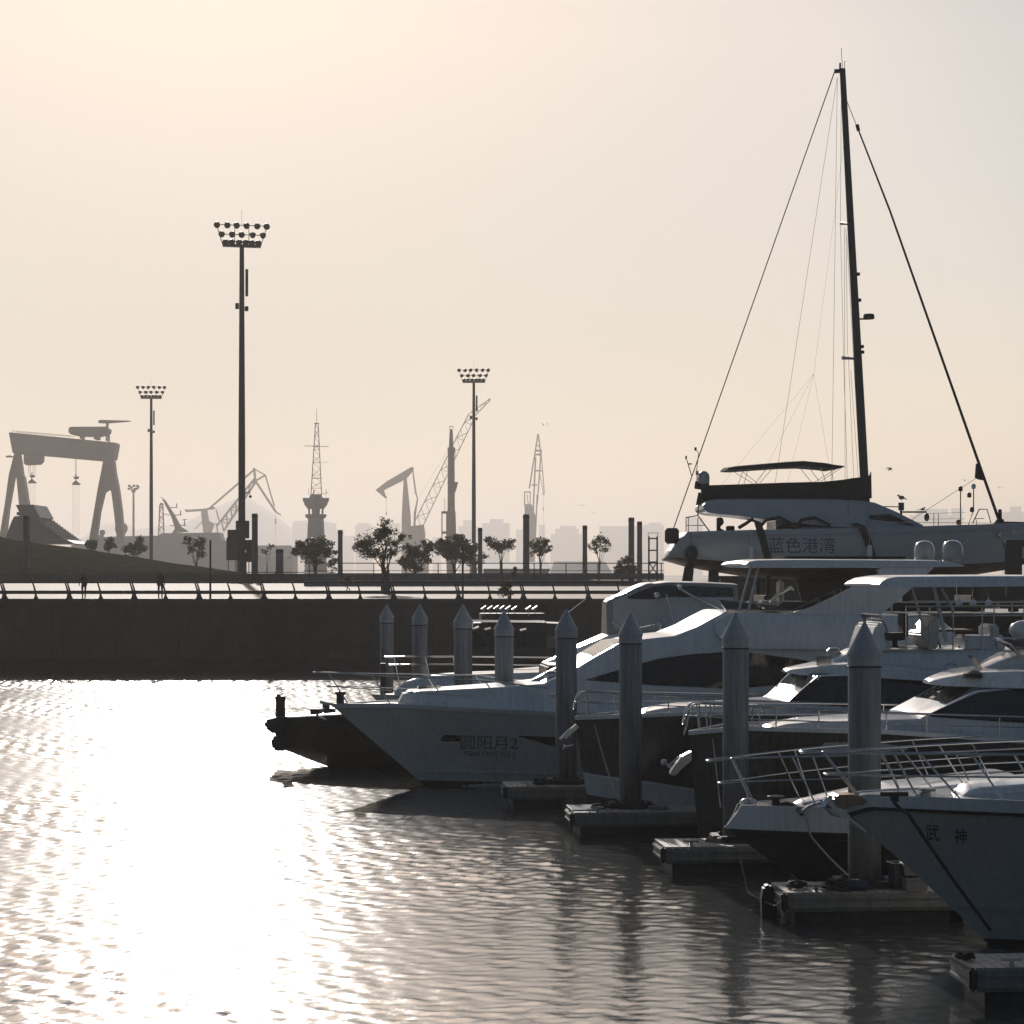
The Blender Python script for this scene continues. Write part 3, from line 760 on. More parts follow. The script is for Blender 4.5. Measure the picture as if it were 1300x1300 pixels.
# ------------------------------------------------------------------ two flybridge yachts with a pointed roof brow
def brow_yacht(px0, Y, label, L, sheer, stem_dz, trunk, scr, glass_lo, glass_hi, salon, brow, coam, hullm, bwid, lower=None, hullwin=None):
    b = Boat('flybridge_yacht', px0, Y, TH, label, 'motor yacht', 'motor yachts moored bow out'); r = b.root
    sh = b.line(sheer, -1.5); sh[0] = (0.0, b.px(*sheer[0], 0)[1])
    h = Hull(L, sh, [(0, sh[0][1]), (stem_dz*.55, .9), (stem_dz, 0), (stem_dz+.6, -.5)], bwid*.9, bwid, .42, 2.3, 1.2)
    h.mesh('hull', hullm, r)
    h.band('gunwale', 'gel', r, lambda u: h.zs(u)-.035, lambda u: h.zs(u)+.05, .03)
    if lower:
        lo = b.hl(h, lower)
        h.band('lower_hull', 'geldull', r, lambda u: interp(lo, u)-.46, lambda u: interp(lo, u), .016)
        h.band('chine_line', 'gel', r, lambda u: interp(lo, u)-.02, lambda u: interp(lo, u)+.03, .035)
    if hullwin:
        h.patch(b.hl(h,hullwin[0]), b.hl(h,hullwin[1]), 'hull_window', 'gelgrey', r, .012)
    wf = lambda u: (max(.12, h.b(u, h.zs(u))-.30), max(.08, h.b(u, h.zs(u))-.52))
    tr = Body(stations(b, trunk, -1.2, wf)); tr.mesh('foredeck_trunk', 'gel', r, .05)
    ws = lambda u: (min(bwid-.3, h.b(u, h.zs(u))-.28), min(bwid-.52, h.b(u, h.zs(u))-.5))
    sa = Body(stations(b, salon, -1.5, ws)); sa.mesh('salon', 'gel', r, .05)
    both(lambda sg: sa.panel(b.line(glass_lo,-1.6), b.line(glass_hi,-1.6), 'side_window', 'glass', r, .014, sg))
    u1, u2 = [b.px(a, 880, 0)[0] for a in scr]
    wsn = sa.top(u1, u2, 'windscreen', 'glass', r, .16, .022)
    q = MB()
    for y in (-.7, .55):
        zb, zt, wb, wt = sa.at(u1+.15); zb2, zt2, _, _ = sa.at(lerp(u1, u2, .6)); q.tube([(u1+.15, y, zt+.08), (lerp(u1, u2, .6), y+.15, zt2+.09)], .018, 5)
    q.each('wiper', 'rubber', wsn)
    ub = b.px(brow[0][0], brow[0][1], -.3)[0]; uc = b.px(coam[0][0], coam[0][1], -.4)[0]
    br = Body(stations(b, brow, -1.2, lambda u: (min(bwid-.16, .22+1.05*max(0, u-ub)**.8), min(bwid-.3, .16+.98*max(0, u-ub)**.8)))); br.mesh('roof_brow', 'gel', r, .12)
    co = Body(stations(b, coam, -1.2, lambda u: (min(bwid-.30, .40+.75*max(0, u-uc)), min(bwid-.5, .25+.68*max(0, u-uc))))); co.mesh('flybridge_coaming', 'gel', r, .16)
    return b, h, co, br
DB, DH, DCO, DBR = brow_yacht(730, 52.4, 'dark hulled flybridge yacht with plumb bow and long pale canopy on slanted poles', 17.5,
    [(730,912),(880,907),(1000,906),(1100,909),(1300,913)], .35,
    [(812,908,907),(822,908,902.5),(845,908,898.5),(870,908,896.6),(920,908,896),(1002,908,892)],
    (1003, 1036), [(1004,893),(1100,899),(1300,906),(1420,910)], [(1004,891),(1040,859),(1120,857),(1300,868),(1420,872)],
    [(998,908,893),(1004,908,890),(1040,908,858),(1120,909,856),(1300,914,866),(1430,916,871)],
    [(997.5,853.6,852.4),(1003,855,850.5),(1015,857,848.8),(1040,859,846),(1060,860,843.5),(1100,860,842),(1300,872,860),(1430,876,866)],
    [(1053,850,843),(1060,854,837),(1076,856,830.5),(1090,857,826),(1118,857.5,824),(1260,863,824.5),(1430,868,827)],
    'navy', 2.05, lower=[(730,982),(748,985),(815,994),(885,1005),(1000,1013),(1300,1020)])
def d_deck():
    b, r = DB, DB.root
    ht = Body(stations(b, [(1116,743.5,742),(1120,745,738.5),(1128,745.5,734),(1140,745.5,731.8),(1220,745,731.2),(1300,744.5,731),(1425,744,733)], -1.6, lambda u: (1.72, 1.6)))
    ht.mesh('canopy', 'gel', r, .1, .03)
    def poles(sg):
        q = MB()
        for a, c, d, e in ((1186,745,1201,815),(1158,745,1173,800),(1196,747,1211,777),(1320,745,1335,815)):
            q.tube([b.p3(a,c,sg*1.45), b.p3(d,e,sg*1.6)], .045 if a in (1186,1320) else .03, 7)
        q.each('canopy_pole', 'alu', r, smooth=60)
    both(poles)
    plate(b, [(1088,826),(1099,793),(1106,789.5),(1110,792),(1120,824)], -.2, 1.9, 'helm_console', 'gel', bevel=.04)
    plate(b, [(1116,812),(1110,793),(1103,780),(1105,779),(1113,792),(1119,811)], -.2, 1.7, 'helm_screen', 'smoke', bevel=0)
    for v in (-1.1, .3):
        q = MB(); p = b.p3(1136, 822, v); q.lathe(p, [(.12,0),(.06,.05),(.06,.15),(.24,.17),(.26,.3),(.26,.33)], 12); q.box(p+Vector((.18,0,.5)), (.1,.5,.5)); q.build('helm_chair', 'canvas', r, bevel=0, smooth=35)
    q = MB()
    for v in (-1.0,): q.prism([b.p3(x_, y_, v) for x_, y_ in ((1160,804),(1176,786),(1183,780.5),(1184,800),(1182,823),(1172,823))], (0,1,0), 1.1)
    q.build('lounger_backrest', 'seat', r, bevel=.03)
    q = MB(); p = b.p3(1206,800,-.9); q.box(p, (.85,.9,.05))
    for sx in (-.34,.34): q.tube([p+Vector((sx,0,0)), p+Vector((sx*.6,0,-.42))], .03, 6)
    q.build('table', 'teak', r, bevel=.01)
    q = MB(); q.box(b.p3(1243,816,-.9), (.9,1.0,.34)); q.box(b.p3(1255,808,-.9), (.2,1.0,.55)); q.build('sofa', 'gel', r, bevel=.05)
    q = MB()
    for v in (-1.55, 1.5):
        q.tube([b.p3(1149,770.5,v), b.p3(1300,769,v), b.p3(1425,768,v)], .022, 6)
        q.tube([b.p3(1149,782,v), b.p3(1300,781,v), b.p3(1425,781,v)], .014, 6)
        for a in (1150,1180,1210,1247,1262,1300,1350,1400): q.tube([b.p3(a,770,v), b.p3(a,826,v)], .016, 6)
    q.build('flybridge_rail', 'steel', r, smooth=60)
    q = MB(); c = b.p3(1210,851,0); pts = []
    u, z = b.px(1210, 850, -1.6)
    for k in range(25):
        an = 2*math.pi*k/24; uu, zz = u+.15*math.cos(an), z+.12*math.sin(an); pts.append((uu, -(DCO.w(uu, zz)+.01), zz))
    q.tube(pts, .008, 5); q.build('oval_badge', 'steel', r)
    rails(b, DH, b.line([(737,905),(740,893),(745,882.5),(752,881),(900,887),(1100,893),(1300,898)],-1.3), b.line([(739,895),(900,898),(1100,902)],-1.3),
          [(b.px(a,885,-1.3)[0], b.px(a+3,911,-1.3)[0]) for a in (753,792,850,905,962,1040,1100,1180)])
    q = MB(); q.bar(b.p3(716,936,0), b.p3(733,921,0), .1, .12); q.tube([b.p3(724,925,0), b.p3(712,938,0), b.p3(716,949,0), b.p3(728,946,0)], [.03,.045,.05,.02], 6); q.build('anchor', 'steel', r)
    q = MB(); p = b.p3(1058,843,0); q.lathe(p, [(.05,0),(.05,.1),(.16,.14),(.16,.3),(.1,.36)], 12); q.build('search_light', 'alu', r, smooth=40)
    q = MB(); q.box(b.p3(1046,841,-.7), (.3,.2,.28)); q.build('screen_fin', 'smoke', r, bevel=.02)
d_deck()
CB, CH, CCO, CBR = brow_yacht(874, 46.3, 'dark navy flybridge yacht with pale anchor on its plumb bow and grey hull window', 16.0,
    [(874,931),(950,929),(1118,929),(1210,934),(1300,940),(1400,945)], .25,
    [(973,930,928),(980,930,923.5),(1000,930,919),(1030,930,916.3),(1095,930,914.5),(1200,934,911.5),(1300,940,918)],
    (1180, 1238), [(1186,911),(1300,918),(1440,922)], [(1186,907),(1244,880),(1300,874),(1440,876)],
    [(1172,934,911),(1178,934,908),(1242,937,877),(1300,940,873),(1440,944,874)],
    [(1179,867.5,866),(1186,869.5,863.5),(1200,871,860.2),(1230,872,855),(1246,873,853.2),(1300,874,852),(1440,876,852)],
    [(1243,861,853.5),(1252,862,847),(1270,862,839),(1292,862,832),(1320,862,829),(1440,862,828)],
    'navy', 1.95, hullwin=([(1042,950),(1046,955),(1110,955.5),(1152,952)], [(1042,948),(1046,942.5),(1110,942),(1152,949)]))
def c_deck():
    b, r = CB, CB.root
    rails(b, CH, b.line([(880,925),(886,905),(891,898),(900,896.5),(1100,903),(1300,908),(1400,911)],-1.2), b.line([(884,913),(900,914),(1100,917),(1300,921)],-1.2),
          [(b.px(a,897,-1.2)[0], b.px(c,930,-1.2)[0]) for a, c in ((891,881),(899,902),(912,914),(962,962),(990,990),(1040,1040),(1120,1120),(1168,1168),(1257,1257),(1330,1330))], r=.022)
    q = MB(); q.prism([b.p3(x_, y_, 0) for x_, y_ in ((877,953),(864,960),(850,980),(851,984),(857,984),(866,974),(877,965))], (0,1,0), .24)
    q.bar(b.p3(852,975,-.1), b.p3(842,966,-.1), .06, .06); q.bar(b.p3(849,972,-.1), b.p3(862,961,-.1), .04, .04); q.lathe(b.p3(843,968,-.1), [(.05,-.05),(.07,0),(.05,.06)], 8)
    q.build('anchor', 'alu', r, bevel=.015)
    q = MB()
    A = [b.p3(1264,811,s_) for s_ in (-1.2, 1.2)]; B_ = [b.p3(1294,832,s_) for s_ in (-1.35, 1.35)]; C_ = [b.p3(1330,812,s_) for s_ in (-1.3, 1.3)]; D_ = [b.p3(1350,830,s_) for s_ in (-1.4, 1.4)]
    for i, pp in enumerate(((A[0],B_[0],D_[0],C_[0]), (A[1],B_[1],D_[1],C_[1]), (A[0],A[1],B_[1],B_[0]))): q.prism(pp, (0,1,0) if i < 2 else (1,0,1), .02)
    f = q.build('flybridge_windscreen', 'smoke', r)
    q = MB(); q.tube([C_[0], A[0]+Vector((0,.1,0)), A[1]-Vector((0,.1,0)), C_[1]], .03, 6)
    for k in (0, 1): q.tube([A[k], A[k].lerp(B_[k], .5)+Vector((.06,0,.05)), B_[k]], .035, 6)
    q.build('screen_frame', 'steel', f, smooth=60)
    q = MB(); q.ball(b.p3(1300,800,-.6), .22, 10, 7, (1.4,1,.9)); q.build('search_light', 'gel', r, smooth=60)
    q = MB(); p = b.p3(1239,855,-.2); q.lathe(p, [(.2,-.02),(.15,.05),(.1,.08)], 14); q.box(p+Vector((0,0,.2)), (.34,.5,.02), M4=Matrix.Rotation(R(62),4,'Y')); q.build('screen_fin', 'smoke', r)
    q = MB(); q.lathe(b.p3(1236,857,-.9), [(.22,-.05),(.2,.03),(.1,.08),(.02,.1)], 14); q.build('roof_vent', 'rubber', r, smooth=40)
c_deck()
rope([DB.W(755,920,-.55), (P(786,1016,49.2))], .017, 'mooring_line', 'rope', 'slack pale mooring line from the dark plumb bow to the pile dock', .12)
rope([CB.W(905,938,-.5), P(915,1025,43.2)], .014, 'mooring_line', 'rope', 'thin pale mooring line hanging straight from the bow with the pale anchor', .03)

# ------------------------------------------------------------------ two nearest boats
def near_boats():
    # small dark boat with white deck
    b = Boat('motor_boat', 922, 40.2, TH, 'small black hulled motor boat with white deck, raked bow and low pulpit rail', 'motor boat', 'motor boats at the nearest docks'); r = b.root
    sh = b.line([(922,1049),(935,1036),(946,1029),(985,1027),(1080,1025),(1300,1020)], -.9); sh[0] = (0.0, b.px(922,1049,0)[1]); sh[1] = (.16, sh[1][1])
    h = Hull(11, sh, [(0, sh[0][1]-.04), (.03, sh[0][1]+.3), (1.35, .12), (1.75, -.3)], 1.35, 1.62, .5, 2.3, 1.1)
    jl = lambda u: sh[0][1]-.035-.0*u
    h.mesh('hull', 'blackhull', r)
    h.band('deck_moulding', 'gel', r, jl, lambda u: max(jl(u)+.01, h.zs(u)+.01), .03)
    h.band('rubbing_strake', 'rubber', r, lambda u: jl(u)-.05, lambda u: jl(u)+.0, .05)
    q = MB(); q.tube([(-.02,0,sh[0][1]), (.62,0,.72), (1.30,0,.17)], .022, 6); q.build('stem_band', 'steel', r)
    tr = Body(stations(b, [(1012,1027,1023),(1022,1027,1018),(1045,1026,1014),(1100,1025,1006),(1125,1025,1001),(1182,1024,999),(1300,1021,988)], -.8, lambda u: (max(.2, h.b(u,h.zs(u))-.35), max(.15, h.b(u,h.zs(u))-.6))))
    tr.mesh('foredeck_trunk', 'gel', r, .08)
    rails(b, h, b.line([(909,971),(960,966),(1020,962),(1100,957),(1300,946)],-.9), b.line([(924,1000),(1000,993),(1100,986),(1300,974)],-.9),
          [(b.px(a,970,-.8)[0], b.px(c,1027,-.8)[0]) for a, c in ((940,969),(1009,1040),(1033,1056),(1112,1146),(1200,1234))], r=.018, r2=.013)
    q = MB()
    q.lathe(b.p3(985,1027,-.2), [(.14,-.02),(.14,.05),(.07,.08),(.07,.16),(.15,.18),(.15,.22),(.04,.24)], 12)
    q.tube([b.p3(990,1022,-.3), b.p3(1000,1020,-.5), b.p3(1012,1026,-.6), b.p3(1018,1034,-.9)], .035, 6); q.build('windlass', 'rubber', r, smooth=45)
    q = MB(); q.tube([b.p3(1018,1030,-.95), b.p3(1026,1024,-.8), b.p3(1040,1019,-.6)], .03, 6); q.build('fairlead', 'steel', r, smooth=60)
    q = MB(); q.ball(b.p3(950,1020,.35), .14, 10, 6, (1.2,.9,.7)); q.build('bow_light', 'gel', r, smooth=60)
    h.patch(b.hl(h,[(1056,1067),(1078,1068.5)]), b.hl(h,[(1056,1066),(1078,1067.2)]), 'name_stripe', 'alu', r)
    ck = Body([(5.6,1.4,1.42,.95,.85),(6.9,1.4,2.5,1.1,.9),(9.3,1.4,2.6,1.15,.95),(9.7,1.4,2.55,1.15,.95)]); ck.mesh('cabin', 'gel', r, .1)
    both(lambda sg: ck.panel([(6.5,1.75),(9.1,1.75)], [(6.5,2.0),(7.1,2.3),(9.1,2.35)], 'side_window', 'glass', r, .014, sg))
    rope([b.W(1022,1030,-1.0), b.W(1030,1062,-1.25), P(1078,1112,36.9)], .016, 'mooring_line', 'rope', 'pale curved mooring line crossing the black bow down to the dock', .03)
    B = (b, h)
    # large white bow lettered in two dark characters
    a = Boat('motor_yacht', 1062, 34.4, R(4), 'nearest big bow lettered in two dark brush characters under a white gunwale', 'motor yacht', 'motor yachts moored bow out'); r = a.root
    sh = a.line([(1062,1019),(1120,1018.5),(1200,1018.5),(1300,1019),(1420,1019)], -1.3); sh[0] = (0.0, 2.10)
    h = Hull(13.5, sh, [(0.0, 2.10), (.15, 1.93), (1.15, 1.05), (2.05, .22), (2.5, -.3)], 1.5, 2.0, .52, 2.2, 1.0)
    h.mesh('hull', 'gelgrey', r)
    h.band('gunwale', 'gel', r, lambda u: h.zs(u)-.17, lambda u: h.zs(u)+.02, .035)
    h.band('rubbing_strake', 'rubber', r, lambda u: h.zs(u)-.215, lambda u: h.zs(u)-.165, .05)
    h.band('chine_rail', 'gelgrey', r, lambda u: .55-.02*u, lambda u: .62-.02*u, .035, u1=12)
    h.band('boot_stripe', 'antifoul', r, lambda u: -.3, lambda u: .09, .012)
    lettering('武', a, h, 1184, 1057, 23, 20, 'hull_lettering', 'ink', -1.3, shear=-.25)
    lettering('神', a, h, 1219, 1062, 20, 19, 'hull_lettering', 'ink', -1.4, shear=-.2)
    q = MB(); q.prism([a.p3(x_, y_, 0) for x_, y_ in ((1053,1011),(1058,1007.5),(1076,1007),(1120,1013),(1120,1019),(1075,1021),(1065,1027),(1059,1018))], (0,1,0), .5); q.build('bow_platform', 'tan', r, bevel=.03)
    q = MB(); q.bar(a.p3(1049,1013,0), a.p3(1076,1038,0), .12, .1); q.tube([a.p3(1050,1012,-.1), a.p3(1046,1022,-.1), a.p3(1056,1030,0), a.p3(1072,1036,0)], [.03,.05,.06,.04], 6); q.build('anchor', 'steel', r, smooth=50)
    q = MB(); q.tube([a.p3(1075,1036,0), a.p3(1099,1055,0)], .03, 6); q.build('stem_band', 'steel', r)
    tr = Body(stations(a, [(1216,1020,1018.5),(1222,1020,1010),(1232,1020,1003),(1246,1020,999),(1300,1020,995),(1420,1020,991)], -1.2, lambda u: (max(.2, h.b(u,2)-.4), max(.15, h.b(u,2)-.62))))
    tr.mesh('foredeck_trunk', 'gel', r, .14, .06)
    rails(a, h, a.line([(1035,962),(1100,961.5),(1300,957),(1420,955)],-1.1), a.line([(1067,991),(1150,990),(1300,986),(1420,984)],-1.1),
          [(a.px(x_,962,-1.0)[0], a.px(c,1018,-1.0)[0]) for x_, c in ((1062,1110),(1146,1176),(1176,1226),(1235,1275),(1284,1318))], r=.019, r2=.014)
    q = MB(); p = a.p3(1177,1018,-.5); q.lathe(p, [(.12,-.02),(.12,.05),(.06,.08),(.06,.14),(.13,.16),(.13,.2)], 12); q.tube([p+Vector((-.16,0,.03)), p+Vector((-.02,0,.12))], .05, 6); q.build('windlass', 'steel', r, smooth=45)
    q = MB(); p = a.p3(1135,1018,-1.1); q.box(p+Vector((0,0,.05)), (.12,.08,.09)); q.tube([p+Vector((-.2,0,.11)), p+Vector((.2,0,.11))], .03, 6); q.build('mooring_cleat', 'rubber', r)
    ck = Body([(3.9,2.0,2.02,1.2,1.1),(5.6,2.0,3.35,1.5,1.25),(9.6,2.0,3.5,1.6,1.3),(10.2,2.0,3.45,1.6,1.3)]); ck.mesh('cabin', 'gel', r, .12)
    both(lambda sg: ck.panel([(5.0,2.35),(9.4,2.35)], [(5.0,2.75),(5.8,3.1),(9.4,3.2)], 'side_window', 'glass', r, .014, sg))
    rope([a.W(1135,1018,-1.25), a.W(1152,1032,-1.42), P(1258,1182,32.6)], .028, 'mooring_line', 'darkrope', 'dark taut mooring line running down the lettered bow', .03)
    return B, (a, h)
(BB, BH), (AB, AH) = near_boats()

# ------------------------------------------------------------------ workboat, hidden motor boat, cabin cruiser
def far_boats():
    b = Boat('work_boat', 340, 66.5, TH, 'dark steel workboat bow with a post and rubber nose, backlit on the glittering water', 'work boat'); r = b.root
    sh = b.line([(345,911),(420,906),(500,900),(640,895),(900,893)], -1.2); sh[0] = (0.0, 1.40)
    h = Hull(15, sh, [(0.0, 1.45), (.2, .95), (.36, .52), (1.7, 0), (2.4, -.4)], 1.9, 2.3, .35, 2.6, 1.1)
    h.mesh('hull', 'tug', r)
    h.band('fender_belt', 'rubber', r, lambda u: h.zs(u)-.26, lambda u: h.zs(u)-.02, .09)
    q = MB(); q.prism([b.p3(x_, y_, 0) for x_, y_ in ((336,913),(352,909),(364,910),(364,928),(348,931),(337,922))], (0,1,0), 1.3); q.build('nose_fender', 'rubber', r, bevel=.06)
    q = MB(); q.prism([b.p3(x_, y_, 0) for x_, y_ in ((344,936),(362,932),(372,948),(356,953),(346,951))], (0,1,0), .7); q.build('lower_fender', 'rubber', r, bevel=.06)
    q = MB(); p = b.p3(356,911,0); q.lathe(p, [(.15,-.1),(.13,.4),(.14,.5),(.15,.52),(.15,.6),(.08,.62)], 12); q.box(p+Vector((-.05,.02,.62)), (.12,.14,.1)); q.build('samson_post', 'tug', r, smooth=45)
    q = MB()
    for a in (398, 405, 422): q.box(b.p3(a,905,-.4), (.2,.2,.24))
    q.lathe(b.p3(414,906,.1), [(.18,0),(.18,.1),(.1,.14),(.1,.3),(.17,.34)], 12); q.build('deck_winch', 'tug', r)
    q = MB(); q.box(b.p3(760,878,0), (3.2,2.4,1.6)); q.build('wheelhouse', 'tug', r, bevel=.06)
    # boat of which mostly the rails show
    g = Boat('motor_boat', 470, 72.5, TH, 'white motor boat mostly hidden behind the white yacht, its thin bow rails showing', 'motor boat'); r = g.root
    sh = g.line([(486,880),(600,884),(900,886)], -1.2); sh[0] = (0.0, 1.75)
    h = Hull(13, sh, [(0,1.75),(1.6,0),(2,-.4)], 1.6, 2.0, .5); h.mesh('hull', 'gel', r)
    q = MB()
    for y_, a0 in ((833.5,474),(843.5,480)):
        for v in (-.9, .9): q.tube([g.p3(a0+14,y_,0), g.p3(a0+40,y_,v*.6), g.p3(575,y_,v), g.p3(760,y_+2,v)], .022, 5)
    for a in (500, 540, 575, 640): 
        for v in (-.85,.85): q.tube([g.p3(a,833.5,v), g.p3(a+10,882,v)], .018, 5)
    q.build('bow_rail', 'steel', r)
    q = MB(); q.bar(g.p3(486,842,0), g.p3(486,900,0), .16, .16); q.tube([g.p3(486,838,0), g.p3(486,822,0)], .02, 5); q.build('bow_post', 'tug', r, bevel=.02)
    tr = Body(stations(g, [(500,884,880),(512,884,868),(545,884,858),(600,884,856),(800,884,850)], -1.0, lambda u: (max(.3, h.b(u,1.6)-.4), max(.2, h.b(u,1.6)-.6)))); tr.mesh('foredeck_trunk', 'gel', r, .1)
    # cabin cruiser under covers, behind
    c = Boat('cabin_cruiser', 640, 77.5, TH, 'white cabin cruiser with curved glinting windscreen and grey covers, below the sailing yacht stern', 'cabin cruiser'); r = c.root
    sh = c.line([(640,850),(760,846),(1000,846)], -1.4); sh[0] = (0.0, 2.3)
    h = Hull(12.5, sh, [(0,2.3),(2.0,0),(2.5,-.4)], 1.8, 2.15, .5); h.mesh('hull', 'gel', r)
    tr = Body(stations(c, [(690,848,842),(715,848,832),(734,848,822),(775,848,806),(830,848,804),(1010,848,806)], -1.4, lambda u: (max(.3, min(1.9, h.b(u,2)-.3)), max(.2, min(1.75, h.b(u,2)-.5))))); tr.mesh('cabin', 'gel', r, .12)
    cv = Body(stations(c, [(770,806,765),(774,806,761.5),(790,806,756),(806,806,748),(822,806,742),(850,806,739),(900,806,740),(938,806,742)], -1.4, lambda u: (min(1.75, .7+.45*max(0,u-c.px(770,760,-1.4)[0])), min(1.4, .5+.36*max(0,u-c.px(770,760,-1.4)[0])))))
    cv.mesh('cockpit_cover', 'greycanvas', r, .12)
    both(lambda sg: cv.panel(c.line([(782,800),(820,800),(846,800),(930,800)],-1.4), c.line([(782,763),(806,753),(826,746),(930,747)],-1.4), 'side_cover', 'gelgrey', r, .016, sg))
    both(lambda sg: cv.panel(c.line([(800,760.5),(830,761),(850,758),(930,758)],-1.4), c.line([(800,758),(812,751.5),(830,745),(850,743),(930,746)],-1.4), 'side_window', 'glass', r, .03, sg))
    u1, u2 = [c.px(a, 750, 0)[0] for a in (776, 824)]; cv.top(u1, u2, 'windscreen', 'gel', r, .12, .02)
    q = MB()
    q.tube([c.p3(862,746,-1.6), c.p3(880,757,-1.8), c.p3(920,777,-1.9)], .04, 6); q.tube([c.p3(838,755,-1.6), c.p3(826,800,-1.9)], .03, 6); q.tube([c.p3(846,755,-1.6), c.p3(858,800,-1.9)], .03, 6)
    q.build('cover_frame', 'steel', r, smooth=60)
    q = MB(); q.ball(c.p3(834,756,-1.75), .1, 8, 6); q.ball(c.p3(863,746,-1.7), .09, 8, 6); q.each('polished_ball', 'steel', r, smooth=60)
    q = MB(); q.tube([c.p3(778,790,-1.5), c.p3(792,800,-1.6), c.p3(830,793,-1.7)], .035, 6)
    for a in (838, 876, 898): q.lathe(c.p3(a,800,-1.6), [(.1,0),(.1,.25),(.05,.3)], 8)
    q.build('cockpit_fitting', 'steel', r, smooth=60)
far_boats()

# ------------------------------------------------------------------ sailing yacht in the boatyard
def sail():
    b = Boat('sailing_yacht', 842, 91.0, R(2), 'grey hulled sailing yacht ashore with tall raked mast, dark boom cover and four blue characters', 'sailing yacht'); r = b.root
    # sections from the stern (u = 0) forward: (px, sheer py, turn-of-bilge py, keel py, half beam)
    rows = [(843,709,710,712,.5),(850,701,708,713,1.0),(862,688,708,716,1.35),(873,675,709,719,1.55),(900,674,711,724,1.75),(960,672.5,715,733,1.95),(1050,671,717,738,2.0),(1130,669.5,717,738,1.85),(1200,667,717,735,1.45),(1250,665.5,715,729,.95),(1290,664,712,722,.4),(1306,663,706,714,.06)]
    rings = []; ringb = []
    rr = []
    for i in range(len(rows)-1):
        for k in range(5): rr.append([lerp(p_, q_, k/5) for p_, q_ in zip(rows[i], rows[i+1])])
    rr.append(list(rows[-1]))
    hp = []
    for a, s_, t_, k_, w_ in rr:
        u, zs = b.px(a, s_, -w_); _, zt = b.px(a, t_, -w_); _, zk = b.px(a, k_, 0); hp.append((u, zs, zt, zk, w_))
        top = [(w_*.97, zs), (w_, lerp(zs, zt, .35)), (w_*.985, lerp(zs, zt, .75)), (w_*.93, zt)]
        low = [(w_*.93, zt), (w_*.82, lerp(zt, zk, .3)), (w_*.5, lerp(zt, zk, .75)), (0.02, zk)]
        rings.append([(u, y, z) for y, z in top]+[(u, -y, z) for y, z in reversed(top)])
        ringb.append([(u, y, z) for y, z in low]+[(u, -y, z) for y, z in reversed(low)])
    m = MB(); m.loft(rings); m.build('hull', 'sailhull', r, smooth=40)
    m = MB(); m.loft(ringb); m.build('underbody', 'antifoul', r, smooth=40)
    class HB:                                   # side of the hull for lettering and stripes
        def b(s, u, z): 
            w_ = interp([(q[0], q[4]) for q in hp], u); return w_*1.0
    hb_ = HB()
    m = MB()
    for v in (-1, 1):
        m.tube([(q[0], v*(q[4]+.01), lerp(q[1], q[2], .16)) for q in hp[15:]], .025, 5)
    m.each('rubbing_strake', 'gelgrey', r)
    lettering('蓝色港湾', b, hb_, 1018, 692, 84, 20, 'hull_lettering', 'blueink', -1.97)
    # keel and rudder
    m = MB(); m.prism([b.p3(x_, y_, 0) for x_, y_ in ((1010,736),(1090,736),(1080,772),(1020,772))], (0,1,0), .3); m.build('keel', 'antifoul', r, bevel=.05)
    m = MB(); m.prism([b.p3(x_, y_, 0) for x_, y_ in ((869,719),(881,721),(878,750),(864,748))], (0,1,0), .12); m.build('rudder', 'antifoul', r, bevel=.03)
    m = MB(); m.prism([b.p3(x_, y_, 0) for x_, y_ in ((900,724),(912,726),(912,755),(898,755))], (0,1,0), .3); m.build('skeg', 'antifoul', r, bevel=.03)
    # deckhouse with rigid roof
    rf = Body(stations(b, [(893,646,641),(897,650,637),(906,652,634.5),(940,655,633),(985,661,633),(1050,668,633.5),(1100,672,636)], -1.4, lambda u: (1.5, 1.25))); rf.mesh('cockpit_roof', 'sailhull', r, .1, .03)
    dk = Body(stations(b, [(985,673,661),(1040,673,650),(1100,672,636.5),(1112,672,638),(1140,672,650),(1172,671,666.5)], -1.3, lambda u: (1.4, 1.1))); dk.mesh('deckhouse', 'sailhull', r, .08)
    both(lambda sg: dk.panel(b.line([(985,671.5),(1020,669),(1090,669.5)],-1.3), b.line([(985,670.5),(1000,664),(1045,656),(1090,657)],-1.3), 'side_window', 'glass', r, .02, sg))
    both(lambda sg: dk.panel(b.line([(1104,659),(1130,662),(1160,668)],-1.3), b.line([(1104,654),(1130,652.5),(1160,666.5)],-1.3), 'saloon_window', 'glass', r, .02, sg))
    m = MB()
    for v in (-1.2, 1.2):
        m.tube([b.p3(955,659,v), b.p3(948,664,v*1.3), b.p3(938,670,v*1.4)], .07, 6)
        for a in (977, 1022): m.tube([b.p3(a-14,671,v*1.4), b.p3(a-4,660,v*1.35), b.p3(a+12,657,v*1.35), b.p3(a+32,667,v*1.4)], .06, 6)
    m.each('cockpit_hoop', 'canvas', r, smooth=60)
    # boom with stacked sail cover
    cov = Body(stations(b, [(891,633,618.5),(897,634,616.5),(930,634.5,615.5),(1000,632.5,613),(1045,633,612),(1070,632,609.5),(1082,631.5,607.5),(1096,631.5,606),(1105,632.5,604),(1106.5,632.5,599)], 0, lambda u: (.26, .16)))
    bm_ = MB(); bm_.tube([b.p3(890,634,0), b.p3(1103,634,0)], .12, 8); boom = bm_.build('boom', 'spar', r, smooth=60)
    cov.mesh('sail_cover', 'canvas', r, .12, .02)
    # bimini
    bi = Body(stations(b, [(924,596,594),(935,596.5,592),(970,594,589),(1000,592,586.5),(1022,591.5,585.3),(1050,593.5,588),(1060,595,590),(1072,593,591.5)], 0, lambda u: (1.2, 1.1))); bm2 = bi.mesh('bimini_top', 'canvas', r, .04, .05)
    m = MB()
